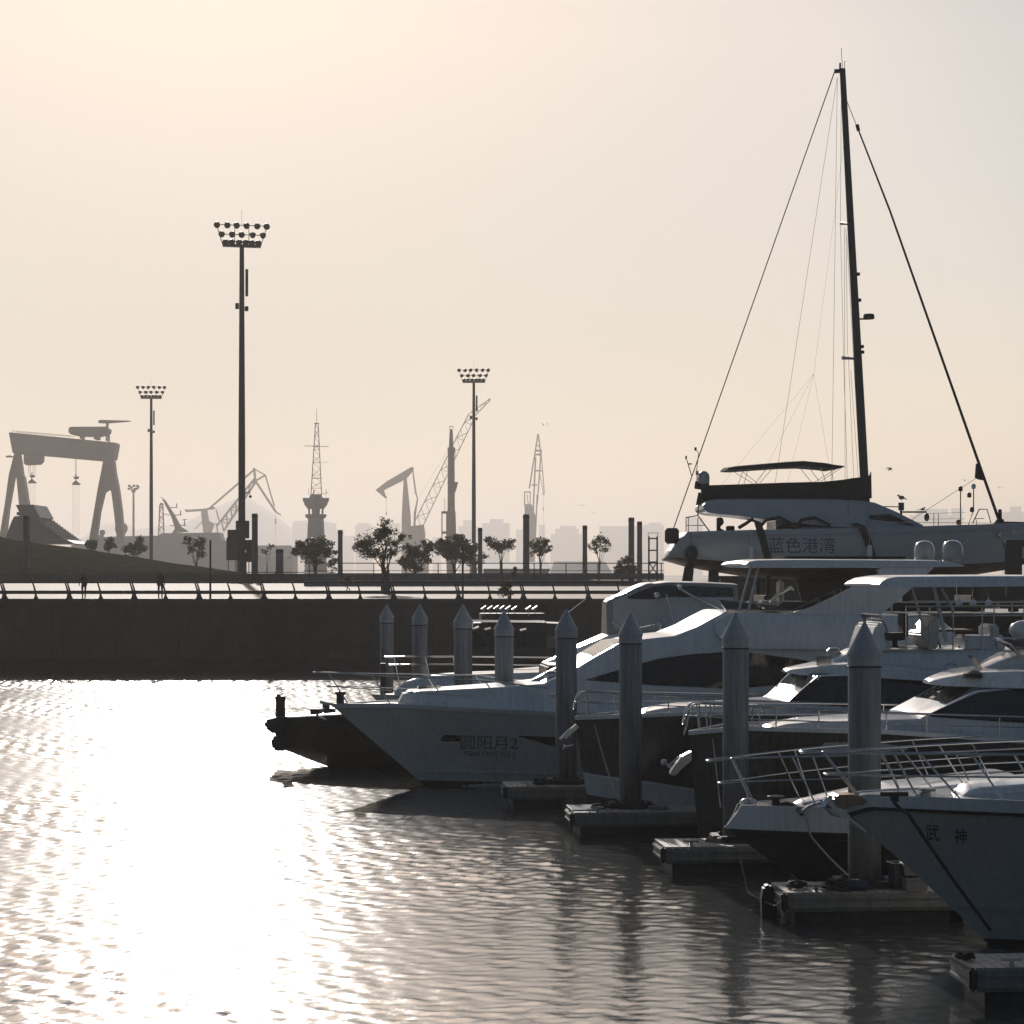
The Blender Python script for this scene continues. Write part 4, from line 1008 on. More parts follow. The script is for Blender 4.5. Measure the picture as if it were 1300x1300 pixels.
    for v in (-1.15, 1.15):
        for q_ in ((927,596,956,614),(944,595,937,616),(950,594,944,616),(938,595,962,614),(975,593,958,614),(982,593,965,613),(1014,592,1030,612),(1026,592,1040,611),(1042,593,1048,611),(1055,594,1058,610),(1064,594,1034,612),(1068,594,1042,611)):
            m.tube([b.p3(q_[0],q_[1],v), b.p3(q_[2],q_[3],v)], .013, 4)
    m.build('bimini_frame', 'steel', bm2)
    # mast, spreaders, rigging
    foot, head = b.p3(1100.5,668,0), b.p3(1069.5,87,0)
    def mp(py): return b.p3(lerp(1069.5,1100.5,(py-87)/(668-87)), py, 0)
    m = MB(); rings = []
    for py in range(87, 670, 20):
        c = mp(py); t = (py-87)/581; rx = lerp(.115,.17,min(1,t*1.3)); ring = []
        for k in range(12): an = 2*math.pi*k/12; ring.append(c+Vector((rx*math.cos(an), rx*.7*math.sin(an), 0)))
        rings.append(ring)
    m.loft(rings); mast = m.build('mast', 'spar', r, smooth=60)
    m = MB()
    m.bar(mp(90), b.p3(1059,90.5,0), .14, .12); m.tube([b.p3(1066.5,88,0), b.p3(1066.5,80,0)], .04, 5); m.tube([b.p3(1069.5,88,0), b.p3(1068,61,0)], .014, 4); m.tube([b.p3(1072,87,0), b.p3(1072,78,0), b.p3(1074,78,0)], .016, 4)
    m.build('masthead_fitting', 'spar', mast)
    m = MB()
    for py, ln in ((284.5, 13), (455.5, 20)):
        c = mp(py)
        for v, dy in ((-1.5, 0), (1.3, -6)):
            m.tube([c, b.p3(lerp(1069.5,1100.5,(py-87)/581)-ln, py+dy*.4, v)], .035, 5)
    m.each('spreader', 'spar', mast)
    m = MB(); p = b.p3(1103,402,0); m.lathe(p-Vector((0,0,.1)), [(.18,0),(.22,.03),(.22,.13),(.19,.2)], 14); m.bar(mp(405), p-Vector((0,0,.09)), .06, .05); m.build('mast_radar', 'rubber', mast, smooth=40)
    m = MB()
    for x_, py in ((1089.5,348),(1091.2,381),(1095,447),(1094.6,440)): m.box(b.p3(x_,py,0), (.12,.12,.12))
    m.each('mast_light', 'rubber', mast)
    m = MB(); m.tube([b.p3(1059.5,91,0), b.p3(848,691,0)], .020, 6); m.build('backstay', 'darkrope', r)
    m = MB(); m.tube([b.p3(1075,128,0), b.p3(1088,161,0)], .016, 4); m.tube([b.p3(1088,158,0), b.p3(1090,166,0)], .07, 6)
    m.tube([b.p3(1089,163,0), b.p3(1130,268,0), b.p3(1268,660,0)], [.03,.04,.06], 8); m.build('furled_forestay', 'canvas', r, smooth=60)
    m = MB(); m.lathe(b.p3(1269.5,663,0), [(.10,0),(.16,.03),(.16,.1),(.08,.14),(.07,.5)], 12); m.build('furling_drum', 'rubber', r, smooth=40)
    m = MB()
    for x0, y0, x1, y1, v in ((1063,98,984,614,.6),(1063,100,1056,611,.4),(1068,120,1067,284,-1.4),(1067,286,1071,452,-1.45),(1071,455,1077,655,-1.5),(1074,290,1076,450,1.2),(1077,452,1086,655,1.3),(1072,290,1073,650,-.8),(1080,470,1092,640,.5),(1075,300,1094,645,.1)):
        m.tube([b.p3(x0,y0,v*.6), b.p3(x1,y1,v)], .0085, 4)
    m.tube([b.p3(1033,475,0), b.p3(1074,160,0)], .004, 4)
    for x1, y1 in ((915,617),(962,614),(1000,613),(1056,611)): m.tube([b.p3(1033,475,0), b.p3(x1,y1,-.3)], .004, 4)
    m.each('rigging_wire', 'darkrope', r)
    m = MB(); m.prism([b.p3(x_, y_, 0) for x_, y_ in ((1239,588),(1243,590),(1250,610),(1243,609),(1237.5,607))], (0,1,0), .12); m.build('sail_clew', 'canvas', r, bevel=.02)
    m = MB(); m.tube([b.p3(1238,608,0), b.p3(1157,660,-.3)], .011, 4); m.build('jib_sheet', 'darkrope', r)
    # stern gear: pushpit, radome on its post, arch, flag staffs
    m = MB()
    for v in (-1.35, 1.35):
        m.tube([b.p3(871,657,v), b.p3(886,654.5,v), b.p3(901,675,v)], .028, 6); m.tube([b.p3(871,667,v), b.p3(896,667,v)], .018, 5)
        for a in (871, 874, 886): m.tube([b.p3(a,657,v), b.p3(a,675,v)], .02, 5)
    m.tube([b.p3(871,657,-1.35), b.p3(871,657,1.35)], .028, 6); m.build('pushpit', 'steel', r, smooth=60)
    m = MB(); m.prism([b.p3(x_, y_, 0) for x_, y_ in ((893,619),(905,616),(906,634),(899,636),(892,633))], (0,1,0), .5); m.bar(b.p3(882,615.5,0), b.p3(900,618,0), .3, .12); m.bar(b.p3(885,633,0), b.p3(900,636,0), .5, .14)
    m.tube([b.p3(887,637,-.6), b.p3(886,655,-.9)], .03, 5); gl = m.build('stern_arch', 'canvas', r, bevel=.02)
    m = MB(); m.lathe(b.p3(893.5,615.5,0), [(.12,0),(.22,.05),(.23,.25),(.2,.42),(.12,.51),(.01,.54)], 14); m.box(b.p3(885,600.5,0), (.1,.16,.16)); m.tube([b.p3(885,602,0), b.p3(885,614,0)], .025, 5); m.build('radar_dome', 'gelgrey', gl, smooth=50)
    m = MB(); m.tube([b.p3(878,604,0), b.p3(872,584,0)], .018, 5); m.tube([b.p3(884,600,0), b.p3(887,575,0), b.p3(883,570,0)], .014, 5); m.box(b.p3(871,581,0), (.06,.06,.14)); m.box(b.p3(883,570,0), (.08,.08,.13)); m.box(b.p3(876,589,0), (.14,.04,.05)); m.build('stern_aerial', 'rubber', r)
    m = MB(); m.lathe(b.p3(853,682,-.3)-Vector((0,0,.25)), [(.2,0),(.28,.1),(.28,.5),(.2,.6)], 12); m.build('life_raft', 'rubber', r, smooth=40)
    m = MB(); m.prism([b.p3(x_, y_, -.6) for x_, y_ in ((910,675),(910,657),(917,657),(919,664),(913,670),(922,675))], (0,1,0), .3); m.box(b.p3(927,671,-.3), (.3,.4,.2)); m.build('steering_pedestal', 'rubber', r, bevel=.03)
    m = MB()
    for v in (-1.6, 1.6): m.tube([b.p3(1130,663,v*.95), b.p3(1300,664.5,v*.05)], .014, 4)
    for a in (1185.5,1191.5,1240): m.tube([b.p3(a,652 if a<1200 else 660,-1.2), b.p3(a,668,-1.2)], .016, 5)
    m.tube([b.p3(1177,652,-1.2), b.p3(1225,650.5,-1.0)], .01, 4); m.tube([b.p3(1177,659,-1.2), b.p3(1225,658.5,-1.0)], .01, 4)
    m.tube([b.p3(1235,664,-.6), b.p3(1243,646.5,-.3), b.p3(1253,646.5,.3), b.p3(1258,664,.6)], .025, 5); m.tube([b.p3(1237,658.5,-.5), b.p3(1249,658,-.1)], .02, 5); m.build('lifeline', 'steel', r, smooth=60)
    m = MB(); m.bar(b.p3(1262,666,0), b.p3(1345,668,0), .26, .22); m.build('bowsprit', 'spar', r, bevel=.04)
    m = MB(); m.ball(b.p3(1269,679,-.8), .1, 8, 6, (1,1,1.3)); m.box(b.p3(1277,681,-.2), (.5,.5,.5)); m.build('anchor_locker_light', 'steel', r, smooth=40)
    m = MB()
    m.ball(b.p3(877,703,-1.75), .26, 10, 8, (1,1,1.25)); m.tube([b.p3(877,698,-1.75), b.p3(877,676,-1.6)], .012, 4); m.build('black_fender', 'rubber', r, smooth=60)
    def fend(x0, y0):
        q = MB(); c = b.p3(x0,y0,-2.12); q.lathe(c-Vector((0,0,.3)), [(.05,-.03),(.11,.04),(.11,.46),(.05,.55)], 10); q.tube([c+Vector((0,0,.2)), c+Vector((0,.1,.9))], .01, 4); q.build('hull_fender', 'gel', r, smooth=50)
    fend(954,702); fend(1104,700)
    # lifting slings, lamps on staffs
    for pts, lab in ((((955,658),(962,663),(968,684),(977,716)), 'dark webbing sling on the hull just before the four blue characters'), (((1082,660),(1094,668),(1101,685),(1111,716)), 'dark webbing sling on the hull after the four blue characters')):
        q = MB(); rings = []
        pr = [(b.px(x_, y_, -2.0)) for x_, y_ in pts]
        for i in range(len(pr)-1):
            for k in range(6):
                t = k/6; u, z = lerp(pr[i][0], pr[i+1][0], t), lerp(pr[i][1], pr[i+1][1], t)
                y = -(hb_.b(u, z)+.05) if i > 0 else -(lerp(.9, hb_.b(u,z)+.05, t))
                rings.append([(u-.14, y, z), (u+.14, y, z), (u+.14, y-.03, z), (u-.14, y-.03, z)])
        q.loft(rings); o = q.build('lifting_sling', 'sling'); o.matrix_world = r.matrix_basis; tag(o, lab, 'sling', 'lifting slings')
    return b
SB = sail()

# ------------------------------------------------------------------ promenade: railing, people, planters
def railing():
    y = QY+.45; x0, x1 = -46.0, 8.2
    root = empty('promenade_railing', (x0, y, QZ), 0, 'long dark bronze railing with curved posts along the quay edge', 'railing')
    m = MB(); m.tube([(0,0,.98), (x1-x0,0,.98)], .045, 8); m.build('top_rail', 'railmetal', root, smooth=60)
    m = MB(); m.box(((x1-x0)/2, .02, .42), (x1-x0, .05, .2)); m.build('mid_board', 'railmetal', root, bevel=.01)
    m = MB(); m.box(((x1-x0)/2, .02, .02), (x1-x0, .12, .09)); m.build('kerb', 'railmetal', root)
    x = .6; k = 0
    while x < x1-x0:
        for d in ((0, .12) if k % 2 else (0,)):
            m = MB(); rings = []
            for i in range(9):
                t = i/8; cx = x+d-.20*t*t; wd = lerp(.13, .075, t) + .24*max(0, .2-t)/.2
                rings.append([(cx-wd/2, -.03, .98*t), (cx+wd/2, -.03, .98*t), (cx+wd/2, .03, .98*t), (cx-wd/2, .03, .98*t)])
            m.loft(rings); m.build('post', 'railmetal', root)
        x += 1.84; k += 1
    # second railing behind, receding along the lawn
    y2 = 176.0
    r2 = empty('promenade_railing', (-15.5, y2, GZ(y2)-.05), R(4), 'second railing set further back behind the planter tree, with slim posts', 'railing')
    L2 = 27.0
    m = MB(); m.tube([(0,0,1.75), (L2,0,1.75)], .035, 6); m.build('top_rail', 'railmetal', r2)
    m = MB(); m.tube([(0,0,1.2), (L2,0,1.2)], .02, 6); m.build('mid_rail', 'railmetal', r2)
    m = MB(); m.box((L2/2, 0, .22), (L2, .3, .5)); m.build('plinth', 'column', r2)
    m = MB(); m.box((L2/2, .03, .75), (L2, .04, .5)); m.build('mid_board', 'column', r2)
    x = .4
    while x < L2:
        m = MB(); m.box((x, 0, 1.1), (.07, .07, 1.3)); m.build('post', 'railmetal', r2); x += 2.4
    # parapet below the lawn
    m = MB(); m.box((-52, 190, GZ(190)+.36), (76, .5, .78)); pw = tag(m.build('parapet_wall', 'mast'), 'low dark parapet wall below the grass mound', 'parapet wall')
    m = MB(); m.tube([(-90,189.6,GZ(190)+.87), (-14.2,189.6,GZ(190)+.87)], .035, 6); m.build('wall_rail', 'railmetal', pw)
    x = -88
    while x < -14:
        m = MB(); rings = []
        for i in range(6):
            t = i/5; cx = x-.35*t*t; rings.append([(cx-.08,189.6,GZ(190)+.87*t), (cx+.08,189.6,GZ(190)+.87*t), (cx+.08,189.7,GZ(190)+.87*t), (cx-.08,189.7,GZ(190)+.87*t)])
        m.loft(rings); m.build('rail_post', 'railmetal', pw); x += 3.3
railing()

def person(px, Y, h, rz, label, lean=0.0, stride=.12):
    p = P(px, HY, Y); root = empty('person', (p.x, Y, GZ(Y)), rz, label, 'person', 'people on the promenade')
    s = h/1.75
    J = {'hip':(0,0,.95),'waist':(0,-.01,1.08),'chest':(lean*.5,0,1.32),'neck':(lean*.8,0,1.47),'head':(lean,0,1.56),'crown':(lean,0,1.70)}
    V = []; Rr = []; Ed = []
    def a(q, r): V.append(Vector(q)*s); Rr.append((r*s, r*s)); return len(V)-1
    hip = a(J['hip'], .135); wa = a(J['waist'], .125); ch = a(J['chest'], .15); nk = a(J['neck'], .06); hd = a(J['head'], .085); cr = a(J['crown'], .075)
    Ed += [(hip,wa),(wa,ch),(ch,nk),(nk,hd),(hd,cr)]
    for sg in (-1, 1):
        h1 = a((sg*.10+0, 0, .88), .09); k = a((sg*.11, sg*stride*.5-.03, .48), .062); an = a((sg*.11, sg*stride, .08), .042); to = a((sg*.12, sg*stride-.16, .035), .035)
        Ed += [(hip,h1),(h1,k),(k,an),(an,to)]
        sh = a((sg*.19+lean*.6, 0, 1.40), .06); el = a((sg*.25+lean*.6, -.04-sg*stride*.3, 1.12), .045); wr = a((sg*.22+lean*.6, -.16-sg*stride*.4, .92), .032); ha = a((sg*.215+lean*.6, -.20-sg*stride*.4, .83), .035)
        Ed += [(ch,sh),(sh,el),(el,wr),(wr,ha)]
    me = bpy.data.meshes.new('body'); me.from_pydata(V, Ed, [])
    o = bpy.data.objects.new('body', me); COL.objects.link(o)
    md = o.modifiers.new('skin', 'SKIN'); 
    for i, sk_ in enumerate(me.skin_vertices[0].data): sk_.radius = Rr[i]; sk_.use_root = (i == 0)
    sb = o.modifiers.new('sub', 'SUBSURF'); sb.levels = 1; sb.render_levels = 1
    dg = bpy.context.evaluated_depsgraph_get(); nm = bpy.data.meshes.new_from_object(o.evaluated_get(dg)); o.modifiers.clear(); o.data = nm
    nm.materials.clear(); nm.materials.append(M['cloth']); o.parent = root
    for f in nm.polygons: f.use_smooth = True
    m = MB(); m.ball(Vector((lean, .015, 1.655))*s, .098*s, 10, 7, (.85,1,.95)); m.build('hair', 'hair', root, smooth=60)
    m = MB(); m.ball(Vector((lean, -.088, 1.60))*s, .016*s, 6, 4); m.build('nose', 'skin', root)
    return root
person(106.5, 134.7, 1.58, R(200), 'person in dark clothes leaning beside a railing post, the one nearer the gantry crane', .06, .2)
person(203.5, 135.3, 1.66, R(20), 'person in dark clothes standing behind the railing, the one nearer the tall floodlight mast', .0, .06)

def leaves(mb, c, r, n, size, sq=.75):
    for i in range(n):
        while True:
            q = Vector((rnd.uniform(-1,1), rnd.uniform(-1,1), rnd.uniform(-1,1)))
            if q.length <= 1: break
        q = q*(.55+.45*q.length)
        p = Vector(c)+Vector((q.x*r, q.y*r, q.z*r*sq)); a = Vector((rnd.gauss(0,1), rnd.gauss(0,1), rnd.gauss(0,.7))).normalized(); b = a.cross(Vector((rnd.gauss(0,1), rnd.gauss(0,1), rnd.gauss(0,1)))).normalized()
        s = size*rnd.uniform(.6, 1.3); w_ = s*.5
        mb.add([p-a*s*.5, p+b*w_*.5, p+a*s*.5, p-b*w_*.5], [(0,1,2,3)])
def tree(px, pybase, Y, top, blobs, label, stems=1, trunk=.09, size=.3, group='trees along the promenade', name='tree', z0=None):
    """blobs: (px, py, radius px, leaves)"""
    g = P(px, pybase, Y); gz = GZ(Y) if z0 is None else z0
    root = empty(name, (g.x, Y, gz), 0, label, 'tree', group)
    cr = MB(); tr = MB(); base = Vector((0,0,0))
    for bx, by, br, n in blobs:
        dy = rnd.uniform(-.5,.5)*br*Y/F*1.5
        c = P(bx, by, Y)-Vector((g.x, Y, gz)); c.y += dy
        fk = Vector((c.x*(.12 if stems == 1 else .3)+rnd.uniform(-.05,.05), c.y*.2, c.z*rnd.uniform(.42,.62)))
        st = Vector((rnd.uniform(-.06,.06)*(stems > 1)*3, 0, 0))
        mid_ = fk.lerp(c, .5)+Vector((rnd.uniform(-.15,.15), 0, .12))
        tr.tube([base+st, base+st+Vector((fk.x*.35, fk.y*.3, fk.z*.55)), fk, mid_, c], [trunk, trunk*.8, trunk*.45, trunk*.25, trunk*.1], 6)
        R_ = br*Y/F
        for q in range(7):
            d = Vector((rnd.gauss(0,.55), rnd.gauss(0,.55), rnd.gauss(0,.42)))*R_
            leaves(cr, c+d, R_*rnd.uniform(.5,1.0), int(n*.75), size*.8)
            tr.tube([c.lerp(fk, .25), c+d*.9], [trunk*.16, trunk*.05], 4)
    cs = [(P(bx, by, Y)-Vector((g.x, Y, gz)), br*Y/F, n) for bx, by, br, n in blobs]
    for k in range(int(sum(q[2] for q in cs)*1.6)):
        a, b_ = rnd.choice(cs), rnd.choice(cs)
        if (a[0]-b_[0]).length > 2.2*(a[1]+b_[1]): continue
        c = a[0].lerp(b_[0], rnd.random()); r0 = .5*(a[1]+b_[1]); leaves(cr, c+Vector((rnd.gauss(0,.45), rnd.gauss(0,.5), rnd.gauss(0,.4)))*r0, .25*r0, 1, size*.8)
    tr.build('trunk', 'bark', root, smooth=60); cr.build('crown', 'leaf', root)
    return root
m = MB(); p = P(489.5, 757, 150); pz = QZ
m.lathe((0,0,0), [(.36,0),(.40,.06),(.42,.5),(.44,.88),(.47,.9),(.47,.98),(.40,.98),(.40,.9)], 4)
o = m.build('planter', 'planter', loc=(p.x, 150, GZ(150))); o.rotation_euler.z = R(45); tag(o, 'square dark planter pot holding the wide loose tree', 'planter')
tree(489.5, 742, 150, 660, [(468,688,14,150),(482,676,12,110),(458,694,8,60),(490,672,9,70),(474,702,11,90),(498,690,7,45),(510,681,6,25),(487,664,6,28),(500,700,6,35),(486,705,9,60)], 'loose multi-stemmed tree growing from the square planter', 3, .07, .21, z0=GZ(150)+.85)
tree(401, 722, 205, 686, [(393,700,12,120),(382,692,7,60),(405,692,10,110),(413,699,8,80),(376,702,5,30),(398,710,8,60)], 'dense low tree in front of the control tower foot', 1, .12, .34)
tree(527, 735, 190, 686, [(520,712,11,120),(535,708,9,80),(527,698,7,55),(541,692,6,45),(515,695,6,40),(548,697,5,22),(510,716,6,40),(530,722,8,60)], 'irregular layered tree just after the planter tree', 1, .10, .30)
tree(577, 738, 215, 680, [(570,694,11,130),(585,688,10,110),(560,691,8,70),(595,697,9,90),(578,703,10,110),(590,708,8,70),(567,706,6,40)], 'broad dark tree against the slim floodlight mast and round column', 1, .12, .36)
tree(636, 738, 225, 683, [(628,690,8,60),(640,691,8,65),(620,685,5,25),(649,688,5,28),(634,698,6,32)], 'small umbrella shaped tree between two grey columns', 1, .10, .32)
tree(604, 740, 232, 700, [(598,708,5,22),(609,714,6,30),(616,706,4,15)], 'sparse drooping tree at the foot of the short grey column', 1, .08, .3)
tree(686, 735, 225, 682, [(680,692,7,60),(691,688,6,50),(694,697,5,32),(684,700,6,45)], 'small upright tree touching the tallest of the grey columns', 1, .09, .32)
tree(761, 735, 230, 681, [(752,690,6,32),(763,684,6,34),(770,690,6,28),(757,697,5,22),(768,698,4,14)], 'airy small crowned tree standing alone by the long shed', 1, .07, .30)
tree(790, 735, 180, 700, [(790,726,6,60),(787,718,5,45),(797,712,6,55),(800,722,8,80),(783,729,4,30)], 'conifer like shrub in front of the paired grey columns', 1, .08, .25)
tree(116, 700, 262, 686, [(113,691,5,45),(119,688,4,35),(117,696,5,40)], 'roundish bush on the mound nearest the gantry leg', 1, .1, .36, z0=6.6)
tree(138.5, 702, 262, 683, [(138,687,5,50),(142,692,5,45),(136,696,4,30)], 'upright bush on the mound left of the twin bushes', 1, .1, .36, z0=6.2)
tree(172, 704, 262, 682, [(166,693,5,45),(177,687,6,60),(160,698,5,40),(181,694,5,50),(172,699,5,40)], 'wide bush pair on the mound beside the second floodlight mast', 1, .12, .36, z0=5.8)
tree(249, 714, 250, 682, [(239,687,6,40),(252,691,7,50),(243,697,5,32),(257,685,4,16),(255,703,5,40)], 'leaning windswept tree on the mound in front of the ship', 1, .1, .34, z0=5.1)
tree(339, 722, 300, 690, [(337,700,5,20),(344,694,4,14)], 'thin sparse sapling beside the narrow dark column', 1, .06, .34)
tree(421, 728, 240, 700, [(420,716,5,36),(426,711,4,24)], 'little bush between control tower and dark column', 1, .07, .3)
def shrub(px, Y, blobs, label):
    return tree(px, 760, Y, 0, blobs, label, 2, .04, .17, 'potted shrubs at the quay edge', 'shrub')
shrub(645, 135.2, [(641,752,7,80),(648,742,5,45),(653,729,3,20),(654,722,2.5,14),(638,746,4,30)], 'dark shrub with one upright frond at the railing above the tour boat')
shrub(441, 155, [(437,739,4,40),(445,736,5,50)], 'low dark clipped shrub on the promenade behind the railing')

# ------------------------------------------------------------------ columns, poles, floodlight masts
for px, top, w_, Y, lab in ((33.5,655,8.5,210,'dark grey column standing in front of the stepped roof'), (323.5,652,7.6,197,'narrow dark column close beside the big floodlight mast'),
        (355,697,9.5,197,'short thick dark column, lowest of its row'), (432,673,6,197,'dark column between control tower and planter tree'),
        (609.5,670,5.6,198,'slim grey column just past the tall slim floodlight mast'), (668,653,8,194,'tallest grey column, in front of the pale harbour crane'),
        (742.5,667,6,196,'grey column standing alone over the end of the hipped shed'), (801.5,657,7.4,195,'taller of the paired grey columns by the conifer'), (812,662,6.4,195,'shorter of the paired grey columns near the ladder frame')):
    p = P(px, top, Y); r_ = w_*Y/F/2; root = empty('grey_column', (p.x, Y, GZ(Y)), 0, lab, 'column', 'grey columns across the basin')
    H = p.z-GZ(Y); m = MB(); m.lathe((0,0,-.2), [(r_*1.04,0),(r_*1.04,H*.52),(r_,H*.52+.05),(r_,H-.1)], 16); m.build('shaft', 'column', root, smooth=40)
    m = MB(); m.lathe((0,0,-.2), [(r_*1.07,H-.12),(r_*1.07,H+.05),(r_*.9,H+.2)], 16); m.build('collar', 'mast', root, smooth=40)
for px, top, lab in ((267,686,'thin plain pole rising from the quay railing near the big floodlight mast'), (587.5,690,'thin plain pole rising from the quay railing behind the bluish pile')):
    p = P(px, top, 134.5); m = MB(); H = p.z-QZ; m.lathe((0,0,0), [(.11,0),(.11,.04),(.062,.06),(.055,H),(.02,H+.03)], 10); tag(m.build('lamp_pole', 'mast', smooth=40, loc=(p.x, 134.5, QZ)), lab, 'pole', 'thin poles at the quay railing')

def floodmast():
    root = empty('floodlight_mast', (0,0,QZ), 0)
    H = 28.6
    m = MB(); m.lathe((0,0,0), [(.52,0),(.52,.25),(.42,.3),(.40,2.4),(.30,2.6),(.29,12),(.24,20),(.19,H)], 14); m.build('pole', 'mast', root, smooth=40)
    fr = MB(); z0 = H-.1
    fr.box((0,0,z0), (3.2,.5,.22)); fr.box((0,0,z0+.35), (3.0,.12,.08))
    for sx in (-1, 1): fr.bar((sx*1.6,0,z0), (sx*2.15,0,z0+1.75), .06)
    fr.bar((-1.9,0,z0+.95), (1.9,0,z0+.95), .06); fr.bar((-2.1,0,z0+1.75), (2.1,0,z0+1.75), .06); fr.bar((-.6,0,z0), (-.6,0,z0+1.75), .05); fr.bar((.6,0,z0), (.6,0,z0+1.75), .05)
    fr.bar((0,0,z0+1.75), (0,0,z0+3.1), .02)
    fo = fr.build('lamp_frame', 'mast', root)
    for n_, zz, half in ((6, z0+1.72, 2.1), (5, z0+.95, 1.75), (6, z0+.28, 1.4)):
        for i in range(n_):
            x = lerp(-half, half, i/(n_-1)); L = MB(); az = rnd.uniform(-.9, .9)
            d = Vector((math.sin(az), -math.cos(az), -.45)).normalized(); q = d.to_track_quat('Z','Y').to_matrix().to_4x4()
            vs0 = len(L.v); L.lathe((0,0,0), [(.08,-.28),(.16,-.2),(.27,.0),(.28,.14),(.25,.15)], 10)
            L.v = [tuple(q @ Vector(v)) for v in L.v]
            L.build('floodlight', 'mast', root, smooth=40, loc=(x, -.12, zz))
    m = MB(); m.box((.42,0,H-3.2), (.22,.3,2.3)); m.build('winch_box', 'mast', root, bevel=.03)
    m = MB(); m.box((-.4,0,H-5.2), (.3,.25,.5)); m.box((.4,0,H-5.4), (.3,.25,.4)); m.each('junction_box', 'mast', root, bevel=.02)
    return root
fm = floodmast()
def place(o, px, Y, rz, label):
    p = P(px, HY, Y); o.location = (p.x, Y, GZ(Y)); o.rotation_euler.z = rz; tag(o, label, 'floodlight mast', 'floodlight masts'); return o
place(fm, 307, 200, R(14), 'tallest looking floodlight mast, with service boxes round its foot')
f2 = copy_thing(fm); place(f2, 192, 372, R(3), 'floodlight mast rising from the mound between gantry crane and ship')
f3 = copy_thing(fm); place(f3, 601.5, 341, R(-4), 'slim floodlight mast in front of the lattice boom tip')
m = MB()
for dx, z, w_, h_ in ((-.75,5.0,.9,.75),(.62,4.1,.8,.85),(-.8,3.75,1.0,1.9),(.85,3.3,1.0,1.3),(.05,5.4,1.1,1.5)): m.box((dx,-.05,z-.9), (w_,.5,h_))
o = m.each('service_box', 'mast', fm, bevel=.03)
m = MB()
for dx in (-1.15,-.5,.6,1.2): m.bar((dx,0,0), (dx,0,3.2), .07)
m.each('box_leg', 'mast', fm)
m = MB(); m.tube([(.28,0,7.6),(.62,0,7.75),(.72,0,7.45)], .04, 6); m.ball((.72,0,7.3), .13, 8, 6); m.build('camera_arm', 'mast', fm, smooth=50)
p = P(169.5, HY, 1250); root = empty('floodlight_mast', (p.x, 1250, 3), 0, 'tiny far floodlight mast with a round lamp cluster by the ship', 'floodlight mast', 'floodlight masts')
m = MB(); m.lathe((0,0,0), [(.8,0),(.62,25),(.48,46.5)], 10); m.build('pole', 'crane', root)
m = MB()
for i in range(9):
    an = 2*math.pi*i/9; m.box((2.5*math.cos(an), 1.0*math.sin(an), 48.8+.9*math.sin(i*2.1)), (1.25,.9,1.1)); m.bar((0,0,46.5), (2.5*math.cos(an), 1.0*math.sin(an), 48.5), .28)
m.lathe((0,0,46), [(.7,0),(1.3,.8),(1.0,1.6)], 10); m.build('lamp_cluster', 'crane', root)

KY = 1.35
# ------------------------------------------------------------------ shipyard across the basin
def strut_mesh(segs, Y, depth=1.0, mbx=None):
    """bars between pixels (x0, y0, x1, y1, width px) standing at depth Y, repeated on a back plane when depth > 0"""
    m = mbx or MB()
    for x0, y0, x1, y1, w_ in segs:
        wm = w_*Y/F
        for dy in ((0.0, depth) if depth > 0 else (0.0,)):
            a, b = P(x0, y0, Y), P(x1, y1, Y); a.y += dy; b.y += dy; m.bar(a, b, wm, wm)
    return m
def lattice(x0, y0, x1, y1, w0, w1, n, t, Y, depth, m=None):
    """two chords with zig-zag lacing between them"""
    m = m or MB(); d = Vector((x1-x0, y1-y0)); d.normalize(); nx, ny = -d.y, d.x; segs = []
    L = []; Rr = []
    for i in range(n+1):
        q = i/n; cx, cy, hw = lerp(x0,x1,q), lerp(y0,y1,q), lerp(w0,w1,q)/2
        L.append((cx+nx*hw, cy+ny*hw)); Rr.append((cx-nx*hw, cy-ny*hw))
    segs += [(L[0][0],L[0][1],L[-1][0],L[-1][1],t), (Rr[0][0],Rr[0][1],Rr[-1][0],Rr[-1][1],t)]
    for i in range(n):
        segs.append((L[i][0],L[i][1],Rr[i+1][0],Rr[i+1][1],t*.55)); segs.append((Rr[i][0],Rr[i][1],L[i+1][0],L[i+1][1],t*.55) if i % 2 else (L[i+1][0],L[i+1][1],Rr[i+1][0],Rr[i+1][1],t*.5))
    strut_mesh(segs, Y, depth, m)
    for i in range(0, n+1, 2):
        for c in (L[i], Rr[i]):
            a = P(c[0], c[1], Y); m.bar(a, a+Vector((0,depth,0)), t*.5*Y/F)
    return m
def slabp(m, pts, Y, depth): 
    m.prism([P(a, b, Y)+Vector((0, depth/2, 0)) for a, b in pts], (0,1,0), depth); return m
